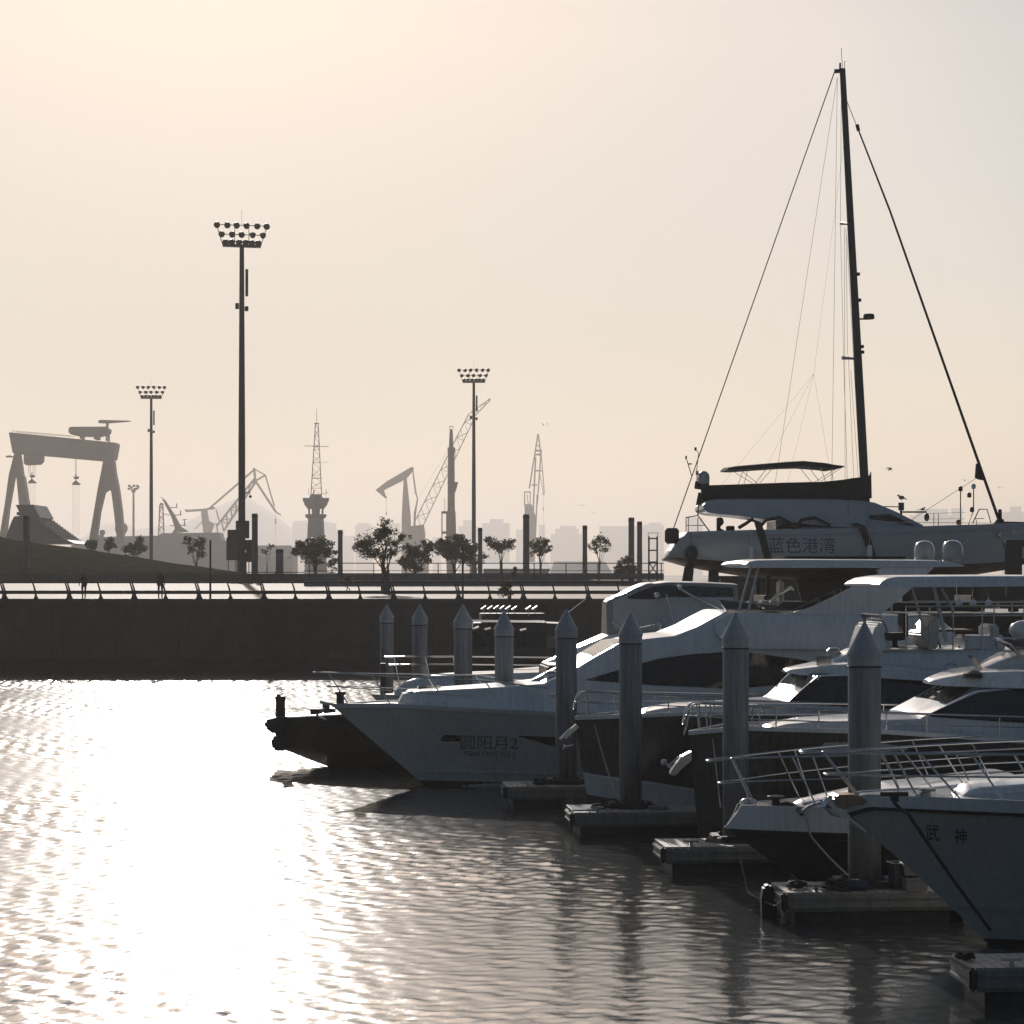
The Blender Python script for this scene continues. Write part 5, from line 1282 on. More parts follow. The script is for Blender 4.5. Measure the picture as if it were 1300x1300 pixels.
def gantry():
    Y = 680.0*KY; root = empty('gantry_crane', P(75, 730, Y), 0, 'huge hazy gantry crane with two A-shaped legs and a sloping box girder', 'gantry crane')
    inv = Matrix.Translation(-Vector(root.location))
    def put(m, name, bevel=0): 
        m.v = [tuple(inv @ Vector(v)) for v in m.v]; return m.build(name, 'cranedark', root, bevel=bevel)
    m = slabp(MB(), [(11,549),(15,549),(147,562),(147.5,565),(144,583),(131,585),(54,578),(25,576),(16,575)], Y, 9); put(m, 'girder')
    m = MB(); strut_mesh([(16,547,90,553,.5),(16,549,16,546.5,.5),(40,551,40,548.5,.4),(64,553,64,550.5,.4)], Y, 8, m); put(m, 'walkway_rail')
    for pts in ([(18,575),(24,575),(28,602),(30,606),(36,645),(40,690),(31,690),(24,640),(20.5,603),(17,606),(10,645),(4,700),(-4,700),(6,640),(11,603)],
                [(131,584),(144,582),(146,600),(150,620),(154,650),(157,690),(149,690),(144.5,650),(141,623),(137,622),(132,625),(126,650),(121,690),(112,690),(119,650),(124,620),(128,600)]):
        m = slabp(MB(), pts, Y, 5); put(m, 'leg')
    m = slabp(MB(), [(30,577),(52,578),(52,585),(48,589),(32,590),(30,588)], Y, 7); put(m, 'lower_trolley')
    m = slabp(MB(), [(87,543.5),(90,541.7),(135,541.5),(138,544),(137.5,549),(133,552),(124,554),(100,553.5),(90,551.5),(87,549)], Y, 7); strut_mesh([(103,553,103,557,3),(122,554,122,558,5),(135.5,545,135.5,560,2.2)], Y, 5, m); put(m, 'upper_trolley')
    m = slabp(MB(), [(124.5,534),(128,533),(165,534),(165,535),(137,537.2),(136.8,543),(134.5,543),(134.5,537.5),(125,537)], Y, 2); put(m, 'service_jib')
    for xs, y0, y1 in (((36.5,38.5,42,44.5), 589, 602), ((95.5,97), 582, 604)):
        m = MB(); strut_mesh([(x, y0, x, y1, .45) for x in xs], Y, 0, m)
        c = sum(xs)/len(xs); slabp(m, [(c-4.5,y1+9.5),(c,y1+5.5),(c+4.5,y1+9.5),(c+5,y1+11.5),(c-5,y1+11.5)], Y, 2); slabp(m, [(c-3.5,y1+1),(c+3.5,y1+1),(c+2,y1+4),(c-2,y1+4)], Y, 2)
        strut_mesh([(c, y1-2, c, y1+9, 1.2)]+[(c+d, y1+11, c+d, 680, .22) for d in (-4,-1.5,1.5,4)], Y, 0, m); put(m, 'hook_block')
    m = MB(); slabp(m, [(7,579),(12,578),(16,579),(16,580.5),(7,580.5)], Y, 2); put(m, 'platform')
gantry()
def group_at(name, px, Y, label, cat, group=None):
    root = empty(name, P(px, 730, Y), 0, label, cat, group); o = Vector(root.location)
    def put(m, nm, mt='crane', smooth=None):
        m.v = [(v[0]-o.x, v[1]-o.y, v[2]-o.z) for v in m.v]; return m.build(nm, mt, root, smooth=smooth)
    return root, put
# stepped roof hall
root, put = group_at('stepped_hall', 45, 400, 'grey hall with a stepped sloping roof and a flared top below the gantry crane', 'hall')
m = MB(); n = 14
slabp(m, [(4,690),(15,661),(18,655.5),(25,655),(28,660),(95,690)], 400, 14); put(m, 'hall_body', 'roofgrey')
m = MB()
for i in range(n):
    t = i/n; x = lerp(47, 95, t); y = lerp(651, 687, t**.92)
    m.box(P(x-6, y+2.4, 407), (14*400/F*1.2, 15, .55))
put(m, 'stepped_roof', 'roofgrey')
m = slabp(MB(), [(20,641),(42,640.5),(51,657),(29,660)], 399, 12); put(m, 'flared_crown', 'roofgrey')
# control tower
root, put = group_at('control_tower', 401, 600*KY, 'tapered control tower with a gallery and tall lattice antenna mast', 'control tower')
Y = 600*KY; c0 = P(401, 730, Y)
def ring(px0, px1, py):
    a = P(px0, py, Y); b_ = P(px1, py, Y); return ((b_.x-a.x)/2, a.z-c0.z)
m = MB(); m.lathe(c0, [ring(386.5,415.5,726), ring(390,412.5,685), ring(391.5,411.5,659)], 8); put(m, 'tower_shaft', 'ship')
m = MB(); m.lathe(c0, [ring(391.5,411.5,659), ring(388,415,656), ring(388,415,653), ring(391.5,411.5,653)], 12); put(m, 'lower_gallery', 'ship')
m = MB()
for k in range(8):
    an = 2*math.pi*(k+.5)/8; r_, z_ = ring(392.5,410.5,653); r2, z2 = ring(392,411,645); m.bar(c0+Vector((r_*math.cos(an), r_*math.sin(an), z_)), c0+Vector((r2*math.cos(an), r2*math.sin(an), z2)), .5)
m.lathe(c0, [(1.0, ring(0,1,653)[1]), (1.0, ring(0,1,645)[1])], 8); put(m, 'open_storey', 'ship')
m = MB(); m.lathe(c0, [ring(391,412,646), ring(388,415,642), ring(386.5,416.5,640), ring(386.5,416.5,636), ring(390,413,637), ring(392.5,410.5,634), ring(394,408.5,628), ring(395,408,627.5)], 8); put(m, 'lookout_cabin', 'ship')
m = MB()
for k in range(8):
    an = 2*math.pi*k/8; r_, z_ = ring(387,416,637); r2, z2 = ring(386.5,416.5,632); m.bar(c0+Vector((r_*math.cos(an), r_*math.sin(an), z_)), c0+Vector((r2*math.cos(an), r2*math.sin(an), z2)), .9)
m.lathe(c0, [ring(387,416,635.5), ring(386.6,416.4,635)], 8)
put(m, 'gallery_parapet', 'ship')
m = lattice(401.3, 628, 402, 538, 13.5, 3.6, 11, .55, Y, 1.6); strut_mesh([(402,538,402,519,.5),(386,566,417,567,.7),(399,537.5,405,537.5,1.2),(395.5,607,408.5,607,1),(398,566.5,405.5,566.5,1.2),(399,622,396,634,1.5),(409,627,417,625,.6),(414,621,414,631,.5),(408,587,417,586.5,.35),(392,620,392,628,.5)], Y, 0, m); put(m, 'antenna_mast', 'crane')
# grey ship
root, put = group_at('naval_ship', 245, 820*KY, 'long grey hazy ship with a raked mast and white radome ball', 'ship')
Y = 820*KY
m = slabp(MB(), [(90,692),(110,689),(125,682),(150,681),(200,680),(205,677),(278,676),(281,686),(300,688),(305,694),(300,726),(100,726)], Y, 16); put(m, 'superstructure', 'ship')
m = MB()
for a, y_ in ((207,693),(276,691),(280,691.5),(284,692),(288,692),(292,692),(278,710),(297,710),(256,711)):
    q = P(a, y_, Y); m.box((q.x, q.y-.05, q.z), (.45, .2, .5))
put(m, 'porthole', 'citylit')
m = slabp(MB(), [(206,634),(209,634.5),(222,655),(229,668),(240,675),(218,677),(222,671),(217,655)], Y, 3); strut_mesh([(216,644,224,644.5,.9),(224,644.5,224,639,.7),(219,654,230,653.5,1),(229,653.5,229,648,.8),(208,652.5,216,654,.8),(226,667,236,667,1),(234,667,234,659,.8),(231,660,238,659,.6),(216,667,224,668,.9),(204,631,208,634,.7)], Y, 1.5, m); put(m, 'raked_mast', 'ship')
m = MB(); m.ball(P(154,671,Y), 8.2*Y/F, 16, 12); put(m, 'radome', 'ship', 60)
m = MB(); m.ball(P(130,676,Y), 3.7*Y/F, 12, 8); m.box(P(128,681,Y), (6*Y/F,3,4*Y/F)); put(m, 'small_radome', 'ship', 60)
m = lattice(204.5, 679, 204.5, 641, 7, 4, 6, .8, Y, 1.5); slabp(m, [(202.5,641),(203.5,638.5),(206,638.5),(207,641)], Y, 2); put(m, 'lattice_post', 'crane')
# cranes
Y = 1350*KY; root, put = group_at('harbour_crane', 285, Y, 'level luffing crane with a folded double jib behind the big floodlight mast', 'harbour crane', 'cranes of the shipyard')
m = slabp(MB(), [(255,649),(257,646),(262,648),(264,660),(271,664),(270,668),(267,676),(258,676)], Y, 8); put(m, 'machine_house')
m = slabp(MB(), [(234,646.5),(240,647),(262,645.5),(268,643),(273,644),(272,646),(258,648.5),(236,650)], Y, 4); put(m, 'counterweight_arm')
m = lattice(279, 671, 324.5, 608, 11, 3.5, 8, 1.6, Y, 5); put(m, 'main_jib')
m = MB(); strut_mesh([(267,644,322.5,596,1.6),(322,594,324,610,2.2),(322,595,336.5,603,1.4),(336.5,603,325,610,1.5),(336.5,603,348,643,1.1),(325,612,350,650,2.2),(350,650,356,653.5,1.6),(274,647,278,662,.8),(247,672,258,660,.5),(274,664,276,676,.8)], Y, 4, m); put(m, 'fly_jib')
m = MB(); strut_mesh([(350,652,350,659,.5),(350,659,350,665,1.6),(350,668,350,690,.25)], Y, 0, m); put(m, 'hook_block')
Y = 1250*KY; root, put = group_at('harbour_crane', 515, Y, 'tan crane with a heavy drooping beak arm on a tapered tower', 'harbour crane', 'cranes of the shipyard')
m = slabp(MB(), [(476.5,622),(478,621),(491,611),(520,594),(523.5,592.5),(525,594),(524.5,597),(517,606),(514,608.5),(487,622),(489,628),(491,631.5),(489,632.5)], Y, 6); put(m, 'beak_arm')
m = slabp(MB(), [(512.5,608),(516,607),(518,625),(521,655),(522,730),(509.5,730),(510,655),(511.5,625)], Y, 6); put(m, 'tower')
m = MB(); strut_mesh([(524,596,528,625,1.0),(528,625,530,634,1.2),(530,634,526.5,650,1.6),(526.5,650,526,676,2.2),(524,600,527,628,.6)], Y, 3, m); slabp(m, [(505,682),(540,676),(536,690),(527,694),(505,690)], Y, 6); put(m, 'stay')
m = MB(); strut_mesh([(490.5,633,490.5,650,.3),(490.5,650,490.5,654,1.2)], Y, 0, m); put(m, 'hook_block')
Y = 1150*KY; root, put = group_at('crawler_crane', 560, Y, 'pale crane with a long lattice boom reaching up behind the slim floodlight mast', 'lattice boom crane', 'cranes of the shipyard')
m = lattice(530, 668, 599, 527, 12, 9, 14, .8, Y, 4); m = lattice(599, 527, 622.5, 506.5, 7, 1.6, 5, .8, Y, 2, m); put(m, 'boom')
m = MB(); strut_mesh([(530,634,605,513,.25),(530,634,526,668,.8),(605.5,514,605.5,520,1.2)], Y, 0, m); put(m, 'boom_stay')
m = slabp(MB(), [(520,668),(538,666),(540,690),(520,690)], Y, 6); slabp(m, [(516,690),(544,690),(544,730),(516,730)], Y, 7); put(m, 'machine_house')
Y = 620*KY; root, put = group_at('derrick_tower', 573, Y, 'dark slender derrick tower with a side platform beside the lattice boom', 'derrick tower')
c0 = P(572.8, 730, Y)
m = MB(); m.lathe(c0, [(5.6*Y/F,0)]+[((b_-a)/2*Y/F, (730-y_)*Y/F) for a, b_, y_ in ((567,580.5,690),(568,579,650),(568.5,578,648),(569,577.5,575),(570,576,570),(571,575,548),(571.3,574.7,545))], 10); put(m, 'tower', 'crane', 40)
m = MB(); slabp(m, [(576,612),(581.5,612),(580,618),(578,625),(576.5,625)], Y, 2); slabp(m, [(568,612),(570,611.5),(570,614),(568,614)], Y, 2); slabp(m, [(568.2,568),(577.8,568),(577.8,575),(568.2,575)], Y, 2.4); put(m, 'platform')
m = MB(); strut_mesh([(571,545,571,540.5,.6),(575,545,575,540.5,.6),(571,541,575,541,.6)], Y, .8, m); put(m, 'head_frame')
m = MB(); strut_mesh([(561,690,561,649,1.2),(567,690,567,650,1.2),(560.5,650.5,568,650.5,3),(564.5,649,564.5,632,.5),(561,676,567,676,3)], Y, 1.5, m); put(m, 'side_frame')
Y = 1500*KY; root, put = group_at('harbour_crane', 680, Y, 'pale tan crane with a narrow A-shaped jib behind the tallest grey column', 'harbour crane', 'cranes of the shipyard')
m = MB(); strut_mesh([(683,551,672,620,1.8),(683.5,551,687,580,1.6),(687,573,682,640,1.6),(680,580,675,690,1.9),(682,628,679,700,1.6),(680,572,688,572,2.2),(679,577,687,577,2),(678,597.5,689,597.5,1.6),(675,615.5,682,615.5,1.6),(681,566,686,566,1)], Y, 4, m); put(m, 'jib')
m = MB(); strut_mesh([(687,575,691,625,1.1),(684.5,598,690,626,.8),(688.5,627,692,627,1.4),(690,627,690,690,.2),(689.5,643,689.5,648,.8)], Y, 2, m); put(m, 'fly_jib')
m = slabp(MB(), [(666,640),(675,640),(680,655),(679,730),(665,730)], Y, 8); strut_mesh([(666,624,666,642,1.4),(666,624.5,674,624.5,1.2),(673,624,673,642,1.2),(669,628,671,641,1)], Y, 6, m); put(m, 'machine_tower')
# sheds
def shed(px0, px1, ye, yr, Y, d, label, hip=8):
    root, put = group_at('storage_shed', (px0+px1)/2, Y, label, 'shed', 'sheds behind the trees')
    a = P(px0, ye, Y); b_ = P(px1, ye, Y); zr = P(0, yr, Y).z; h_ = hip*Y/F
    m = MB(); m.box(((a.x+b_.x)/2, Y+d/2, (a.z+3)/2), (b_.x-a.x-.6, d-.6, a.z-3)); put(m, 'wall', 'roofgrey')
    m = MB(); vs = [(a.x,Y,a.z),(b_.x,Y,a.z),(b_.x,Y+d,a.z),(a.x,Y+d,a.z),(a.x+h_,Y+d/2,zr),(b_.x-h_,Y+d/2,zr)]
    m.add(vs, [(0,1,5,4),(1,2,5),(2,3,4,5),(3,0,4),(3,2,1,0)]); put(m, 'roof', 'roofgrey')
    m = MB(); x = a.x+2
    while x < b_.x-2: m.box((x, Y-.01+.28, (a.z+3)/2-.2), (1.4,.06,1.6)); x += 4
    put(m, 'window', 'citylit')
shed(697, 779, 730, 712.5, 455, 22, 'long dark hip roofed shed behind the lone column')
shed(612, 700, 722, 713, 520, 20, 'paler long shed behind the umbrella tree and the tallest column', 3)
shed(318, 372, 706, 692, 1200, 30, 'faint low shed between the floodlight mast foot and the control tower', 6)
# city
def tower_block(px0, px1, top, Y, label, steps=(), z0=4.0):
    Y = Y*1.22*KY
    root, put = group_at('tower_block', (px0+px1)/2, Y, label, 'tower block', 'hazy city towers')
    a = P(px0, top, Y); b_ = P(px1, top, Y); d = 22.0
    m = MB(); m.box(((a.x+b_.x)/2, Y+d/2, (a.z+z0)/2), (b_.x-a.x, d, a.z-z0))
    for s0, s1, sy in steps:
        q0 = P(s0, sy, Y); q1 = P(s1, sy, Y); m.box(((q0.x+q1.x)/2, Y+d/2, (q0.z+a.z)/2), (q1.x-q0.x, d*.7, q0.z-a.z))
    put(m, 'block', 'city')
    m = MB(); z = z0+5
    while z < a.z-2: m.box(((a.x+b_.x)/2, Y-.12, z), ((b_.x-a.x)*.9, .3, 1.5)); z += 3.6
    put(m, 'window_band', 'citylit')
CITY = [
 (371,391,664,3900,'pale tower block just before the control tower',((373,389,661),)), (410,426,664,3900,'pale tower block just after the control tower',((410,418,662),)), (426,436,672,3950,'lower step of the blocks after the control tower',()),
 (436,449,680,4000,'low faint block before the planter tree',()), (451,473,667,3800,'broad faint block behind the planter tree crown',((454,469,664),)), (488,508,664,3900,'faint block behind the beak arm crane',()),
 (524,540,670,4100,'faint block behind the crane stays',()), (549,560,682,4200,'small faint block before the derrick tower',()), (582,606,668,3700,'faint block crossed by the slim floodlight mast',((588,602,660),)),
 (612,647,664,3600,'wide faint block with raised middle past the short column',((622,639,659),)), (655,664,672,3900,'narrow faint block just before the tallest column',()), (684,692,666,4000,'narrow faint block behind the A-shaped crane',()),
 (699,739,678,3800,'faint block with rounded stepped crown before the lone column',((705,735,671),(711,731,667.5))), (761,818,668,3700,'widest faint slab block behind the paired columns',()), (818,843,666,3750,'faint block with a raised end beside the ladder frame',((824,840,663.5),)),
 (872,892,657,4000,'faint block glimpsed through the stern rail of the sailing yacht',()), (1156,1222,654,3700,'wide faint block behind the foredeck lifelines',((1164,1204,646),(1209,1222,645))), (1274,1300,650,3600,'faint block at the end of the skyline by the forestay',((1284,1297,643),)), (1120,1150,664,4200,'faint low block behind the deckhouse',()), (1300,1345,660,3900,'faint block beyond the bowsprit',())]
for a in CITY: tower_block(*a)
def hill(px0, px1, peaks, Y, label):
    m = MB(); pts = [P(a, b_, Y) for a, b_ in peaks]; n = 40; rows = []
    for j in range(9):
        t = j/8; row = []
        for i in range(n+1):
            a = lerp(px0, px1, i/n); top = interp(peaks, a); q = P(a, top, Y); k = math.sin(math.pi*t)**.8
            row.append((q.x, Y-500+1000*t, 2+max(0, q.z-2)*k+rnd.uniform(-1.2,1.2)*k))
        rows.append(row)
    m.loft(rows, closed=False); tag(m.build('hill', 'hill', smooth=60), label, None, None, 'structure')
hill(80, 400, [(80,712),(120,690),(150,674),(200,668),(235,664),(270,645),(305,630),(320,634),(345,650),(372,672),(400,690)], 7000, 'faint far hill behind the luffing crane')
hill(-40, 180, [(-40,700),(60,705),(100,690),(135,664),(160,662),(180,690)], 7600, 'fainter far hill beyond the gantry leg')

# ------------------------------------------------------------------ boatyard, small gear, birds
def yard():
    Y = 88.5; p = P(829, 740, Y)
    root = empty('ladder_frame', (p.x, Y, QZ), 0, 'dark steel ladder frame with cross bracing standing at the yacht stern', 'ladder frame')
    H = P(0, 681, Y).z-QZ; w_ = .155
    for sx in (-1, 1):
        m = MB(); m.box((sx*w_, 0, H/2), (.06, .06, H)); m.box((sx*w_*1.15, 0, H+.06), (.02,.02,.16)); m.build('upright', 'mast', root)
    for i in range(7):
        m = MB(); m.box((0, 0, .12+i*(H-.2)/6), (2*w_-.06, .05, .05)); m.build('rung', 'mast', root)
    m = MB(); m.bar((-w_,.04,H*.50), (w_,.04,H*.66), .04); m.bar((w_,.04,H*.50), (-w_,.04,H*.66), .04); m.bar((-w_*1.3,0,H+.13), (w_*1.3,0,H+.13), .02); m.build('cross_brace', 'mast', root)
    # boat hoist
    p = P(1286.5, 740, 88.2); root = empty('boat_hoist', (p.x, 88.2, QZ), 0, 'dark boat hoist leg standing before the sailing yacht bow', 'boat hoist')
    H = P(0, 694, 88.2).z-QZ
    m = MB(); m.box((0, 0, H/2+.3), (.56, .5, H-.6)); m.build('leg', 'mast', root, bevel=.03)
    m = MB(); m.box((0, 0, .3), (1.1, .5, .3)); m.lathe((0,0,0), [(0.05,.02),(.2,.03),(.2,.28)], 10); m.build('wheel_bogie', 'rubber', root)
    m = MB(); m.box((.36, 0, H+.12), (1.4, .6, .26)); m.build('top_beam', 'mast', root, bevel=.02)
    # cradle and stands under the yacht
    a, b_ = SB.W(955, 770, 0), SB.W(1240, 770, 0)
    root = empty('boat_cradle', (a.x, a.y, QZ), R(2), 'dark timber and steel cradle carrying the sailing yacht', 'boat cradle'); L = b_.x-a.x
    m = MB(); m.box((L/2, -1.2, .2), (L, .3, .38)); m.box((L/2, 1.2, .2), (L, .3, .38)); m.build('runner', 'rubber', root)
    for i in range(4):
        m = MB(); x = .4+i*(L-.8)/3; m.box((x, 0, .5), (.3, 2.9, .24)); m.bar((x,-1.3,.5), (x,-1.55,1.35), .14); m.bar((x,1.3,.5), (x,1.55,1.35), .14); m.build('cross_beam', 'rubber', root)
    # storage shed along the yard
    a, b_ = P(915, 735, 103), P(1345, 735, 103); L = b_.x-a.x
    root = empty('storage_shed', (a.x, 103, QZ), 0, 'long low dark yard shed with shutters behind the sailing yacht keel', 'shed'); H = 1.24
    m = MB(); m.box((L/2, 2.0, H/2), (L, 4, H)); m.build('wall', 'mast', root)
    m = MB(); m.box((L/2, 1.9, H+.06), (L+.4, 4.5, .12)); m.build('roof', 'mast', root, bevel=.02)
    for i in range(5): 
        m = MB(); m.box((1.4+i*(L-2.8)/4, -.03, .55), (1.9, .05, .9)); m.build('shutter', 'railmetal', root)
    for px, lab in ((1217.5,'round white fender ball, first of three behind the deck rail'), (1235.5,'round white fender ball, middle of three behind the deck rail'), (1255,'round white fender ball, last of three behind the deck rail')):
        p = P(px, 766, 86.1); m = MB(); m.ball((0,0,0), .14, 12, 8); m.tube([(0,0,.12),(0,0,.2)], .03, 6); m.tube([(0,.02,.18),(0,.1,.34)], .01, 4)
        o = m.build('fender_ball', 'gel', smooth=60, loc=tuple(p)); tag(o, lab, 'fender', 'white fender balls')
    p = P(1250, 775, 86.2); m = MB(); m.tube([(-3.6,0,.30),(2.5,0,.30)], .03, 6)
    for x in (-3.4,-1.2,1.0): m.tube([(x,0,.3),(x,0,-.28)], .03, 6)
    o = m.build('yard_rail', 'steel', loc=(p.x, 86.2, P(0,775,86.2).z)); tag(o, 'low steel rail on the boatyard edge where three white fenders hang', 'rail')
    # signal staffs
    def staff(name, pts, lamps, lab):
        g = SB.W(*pts[0], 0); root = empty(name, tuple(g), 0, lab, 'signal staff', 'signal staffs on the foredeck')
        m = MB(); m.tube([SB.W(x, y, 0)-g for x, y in pts], .022, 6); m.build('staff', 'mast', root)
        for x, y, c in lamps:
            m = MB(); m.lathe(SB.W(x, y, 0)-g-Vector((0,0,.1)), [(.05,0),(.085,.03),(.085,.15),(.05,.2)], 10); m.build('signal_lamp', c, root, smooth=40)
    staff('signal_staff', [(1219.5,670),(1219.5,622)], [(1219.5,620.5,'red')], 'straight thin staff with one red lamp on top, on the sailing yacht foredeck')
    staff('signal_staff', [(1228,670),(1236,648),(1236,620)], [(1236,617.5,'gel'),(1230.5,628.5,'red'),(1216.5,663,'red'),(1234,647,'rubber')], 'bent staff with white top lamp and red side lamp on the sailing yacht foredeck')
    m = MB(); g = SB.W(1144, 668, .5)
    m.tube([SB.W(1144,668,.5)-g, SB.W(1144,640,.5)-g], .05, 6); m.box(SB.W(1144,643,.5)-g, (.2,.2,.3)); m.tube([SB.W(1118,643,.5)-g, SB.W(1144,643.5,.5)-g], .02, 5); m.tube([SB.W(1146,650,.5)-g, SB.W(1176,650,.5)-g, SB.W(1176.5,654,.5)-g], .035, 5); m.ball(SB.W(1176.5,656.5,.5)-g, .14, 10, 7, (.75,.75,1.2))
    o = m.build('lantern_arm', 'mast', loc=tuple(g), smooth=50); tag(o, 'dark lantern hanging from a horizontal arm beside the sailing yacht deckhouse', 'lantern')
yard()
def tour_boat():
    b = Boat('tour_boat', 586, 97.0, TH, 'dark covered tour boat with a bright roof rail, half hidden behind the piles', 'tour boat'); r = b.root
    sh = b.line([(560,842),(620,840),(720,840),(800,842)], -1.2); sh[0] = (0.0, 1.9)
    h = Hull(9.5, sh, [(0,1.9),(1.2,0),(1.6,-.4)], 1.5, 1.8, .4); h.mesh('hull', 'tug', r)
    cb = Body(stations(b, [(592,842,800),(596,842,791),(640,842,790.5),(690,842,791),(716,842,792),(720,842,800)], -1.3, lambda u: (max(.5, h.b(u,1.8)-.25), max(.4, h.b(u,1.8)-.35)))); cb.mesh('cabin', 'tug', r, .06)
    both(lambda sg: cb.panel(b.line([(600,822),(712,822)],-1.4), b.line([(600,803),(712,803)],-1.4), 'side_window', 'glass', r, .015, sg))
    q = MB(); q.bar(b.p3(593,788.2,-1.3), b.p3(692,789,-1.3), .09, .12); q.build('roof_rail', 'steel', r, bevel=.02)
    q = MB()
    for a in (600, 645, 690): q.tube([b.p3(a,788,-1.3), b.p3(a,796,-1.3)], .03, 5)
    q.each('rail_stanchion', 'steel', r)
    # roof rack with a row of small fittings, shaped and tilted to catch the light
    q = MB(); q.tube([b.p3(610,776,-1.1), b.p3(700,776,-1.1)], .03, 5); q.box(b.p3(650,784,-.2), (2.6,1.6,.36)); q.build('roof_rack', 'tug', r, bevel=.03)
    for i, (a, y_) in enumerate(((614,771.5),(622,771.5),(630,771),(637,771.5),(645,771.5),(653,772),(671,771.5),(679,771.5))):
        q = MB(); c = b.p3(a, y_, -1.0+.15*(i % 3)); q.box(c, (.24,.34,.05), M4=Matrix.Rotation(R(-34),4,'Y')); q.bar(c+Vector((0,0,-.02)), c+Vector((.02,0,-.34)), .03); q.build('tilted_fitting', 'alu', r)
    q = MB()
    for d in (0, .1): q.tube([b.p3(722,777,-.6+d), b.p3(744,760,-.6+d)], .022, 5)
    q.tube([b.p3(722,777,-.6), b.p3(722,800,-.6)], .04, 6); q.build('davit', 'alu', r)
    q = MB()
    for a, y_ in ((604,797),(619,798),(664,799)): q.box(b.p3(a,y_,-1.75), (.26,.05,.07), M4=Matrix.Rotation(R(-14),4,'Y'))
    q.each('awning_clip', 'steel', r)
tour_boat()
def dock_gear():
    # baskets on the nearest-but-one dock
    def basket(px, py, w_, h_, d, lab, mt):
        p = P(px, py, d); root_m = MB(); root_m.loft([[(sx*w_*.42*k, sy*w_*.42*k, z) for sx, sy in ((-1,-1),(1,-1),(1,1),(-1,1))] for k, z in ((.82,0),(1,h_),(1.08,h_),(1.08,h_+.03),(1,h_+.03),(.8,.04))])
        for i in range(3): root_m.lathe((0,0,h_*(.2+.25*i)), [(w_*.575*(.86+.05*i),0),(w_*.585*(.86+.05*i),.02)], 4) if False else None
        o = root_m.build('basket', mt, loc=tuple(p)); o.rotation_euler.z = R(12); tag(o, lab, 'basket', 'plastic baskets on the dock')
    basket(1143, 1131, .38, .42, 36.9, 'tall faded plastic basket beside the pile, partly behind the lettered bow', 'bluecloth')
    basket(1159, 1131, .46, .20, 36.75, 'low plastic basket in front of the tall one on the dock', 'dockside')
    p = P(1161, 1118, 36.8); m = MB(); m.loft([[(sx*.2*k, sy*.17*k, z) for sx, sy in ((-1,-1),(1,-1),(1,1),(-1,1))] for k, z in ((.85,0),(1,.14),(1.08,.15),(1.06,.18),(.3,.2))]); o = m.build('basket', 'dockside', loc=(p.x, p.y, .5+.235)); tag(o, 'small lidded basket stacked on top of the low one', 'basket', 'plastic baskets on the dock')
    def coil(px, py, Y, r_, lab, turns=3, mt='darkrope'):
        p = P(px, py, Y); m = MB(); pts = []
        for i in range(turns*16+1): an = 2*math.pi*i/16; rr = r_*(1-.12*(i/16)); pts.append((rr*math.cos(an), rr*.8*math.sin(an), .03+.018*math.sin(i*.9)+.03*i/16))
        m.tube(pts, .022, 5); o = m.build('rope_coil', mt, smooth=60, loc=(p.x, p.y, .505)); tag(o, lab, 'rope coil', 'rope coils on the docks')
    coil(1012, 1130, 36.9, .17, 'small dark rope coil near the outer end of the basket dock')
    coil(1062, 1128, 36.7, .26, 'larger heaped dark rope coil under the black bow', 5)
    coil(762, 1027, 49.3, .2, 'dark rope coil behind the sunlit dock end')
    coil(686, 994, 55.1, .24, 'dark rope heap on the dock touching the white bow', 4)
    coil(1225, 1219, 30.0, .12, 'little dark rope end on the bare nearest dock', 2)
    # bags, boxes and boards
    p = P(1083, 1128, 36.7); m = MB(); m.ball((0,0,.08), .2, 12, 8, (1.3,.8,.5)); o = m.build('sail_bag', 'bluecanvas', smooth=60, loc=(p.x, p.y, .5)); tag(o, 'dark limp bag lying against the pile foot on the basket dock', 'bag')
    p = P(836, 1027, 49.3); m = MB(); m.box((0,0,.05), (.42,.24,.08)); o = m.build('dock_box', 'dockside', bevel=.02, loc=(p.x, p.y, .5)); tag(o, 'flat pale board lying on the sunlit dock past the pile', 'board')
    p = P(748, 1026, 49.0); m = MB(); m.box((0,.55,.02), (.72,1.1,.03)); o = m.build('sunlit_patch', 'gel', bevel=.008, loc=(p.x, p.y, .5), ); o.rotation_euler.z = TH; tag(o, 'white plate standing for sunlight on the end of the dock with the slack line', 'plate')  # white plate laid in as the sunlight falling on the end boards
    # rubber corner fender hanging from the basket dock
    p = P(972, 1131, 37.4); m = MB(); m.prism([(-.05,0,.48),(.06,0,.52),(.16,0,.40),(.16,0,-.2),(-.06,0,-.2),(-.08,0,.28)], (0,1,0), .3); o = m.build('corner_fender', 'rubber', bevel=.03, loc=(p.x, p.y, 0)); tag(o, 'black rubber corner fender hanging on the basket dock end', 'corner fender')
    # light dinghy tender under the anchor bow
    rope([P(998,1136,36.3), P(985,1150,36.6), P(950,1133,38.2), P(940,1090,40.5)], .014, 'dock_line', 'darkrope', 'thin dark line looped from the basket dock end toward the black bow', .02)
    # inflatable tender between docks
    p = P(922, 1042, 43.4); m = MB(); m.tube([(0,-.25,.42),(-.25,0,.46),(0,.25,.42)], [.13,.15,.13], 10); m.tube([(0,-.25,.42),(1.9,-.32,.34)], .13, 10); m.tube([(0,.25,.42),(1.9,.32,.34)], .13, 10); m.box((.9,0,.28), (1.8,.5,.06)); o = m.build('dinghy', 'rubber', smooth=50, loc=(p.x, p.y, .02)); tag(o, 'small dark inflatable dinghy squeezed ahead of the black bow', 'dinghy')
dock_gear()
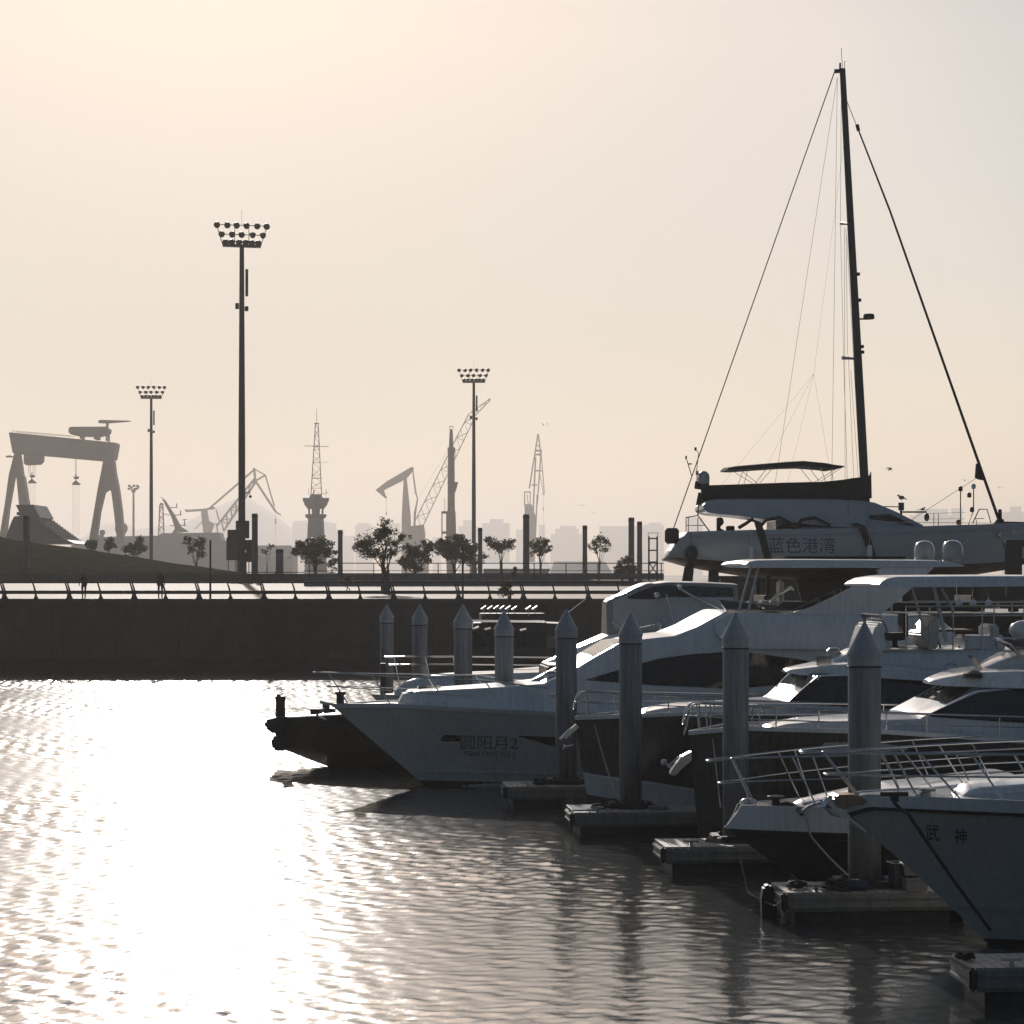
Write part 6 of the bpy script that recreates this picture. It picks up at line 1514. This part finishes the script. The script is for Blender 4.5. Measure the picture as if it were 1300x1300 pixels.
def gull(px, py, Y, span, rz, flap, label):
    p = P(px, py, Y); m = MB(); rings = []
    for i in range(9):
        t = i/8; x = (t-.5)*span*.42; r_ = span*.055*math.sin(math.pi*min(1, t*1.02+.02))**.7+.004; rings.append([(x, r_*math.cos(a), r_*.9*math.sin(a)) for a in [2*math.pi*k/8 for k in range(8)]])
    m.loft(rings)
    for sg in (-1, 1):
        w_ = []
        for t, ch, z in ((0,.17,0),(.3,.16,.10*flap),(.6,.12,.10*flap),(1,.03,-.02*flap)):
            c = span*ch; y = sg*span*.5*t; x = span*(.05-.10*t*t); zz = z*span*2
            w_.append([(x-c*.4,y,zz),(x+c*.6,y,zz+.002),(x+c*.6,y,zz-.006),(x-c*.4,y,zz-.012)])
        m.loft(w_)
    o = m.build('gull', 'gull', smooth=60, loc=tuple(p)); o.rotation_euler = (R(8), 0, rz); tag(o, label, 'gull', 'gulls in flight')
gull(690, 539.5, 210, .95, R(100), 1.0, 'gull gliding just above the A-shaped crane')
gull(739, 642, 230, .8, R(80), .5, 'gull low over the sheds by the lone column')
gull(1129, 596.5, 130, .55, R(30), 1.2, 'gull flying just after the tall mast')
gull(1224.5, 610, 200, .8, R(90), .6, 'gull near the red lamp staff')
gull(1269, 619, 210, .8, R(75), .5, 'gull beyond the furled forestay')
gull(753, 651, 260, .7, R(95), .5, 'tiny gull beside the faint wide slab block')
def perched():
    p = SB.W(1144.5, 634, .5); m = MB(); m.ball((0,0,.07), .09, 8, 6, (1.3,.8,.9)); m.ball((-.11,0,.15), .045, 8, 6); m.bar((-.15,0,.15), (-.2,0,.14), .015); m.bar((.1,0,.05), (.2,0,.0), .04, .02); m.tube([(0,.02,0),(0,.02,-.07)], .008, 4)
    tag(m.build('gull', 'gull', smooth=60, loc=tuple(p)), 'gull perched on top of the lantern post', 'gull')
    p = SB.W(1171.5, 648, .5); m = MB(); m.ball((0,0,.05), .06, 8, 6, (1.3,.8,.9)); m.ball((.07,0,.11), .03, 8, 6); m.bar((-.06,0,.04), (-.13,0,.02), .03, .015); m.tube([(0,.02,0),(0,.02,-.06)], .006, 4)
    tag(m.build('gull', 'gull', smooth=60, loc=tuple(p)), 'small bird perched on the horizontal lantern arm', 'bird')
perched()
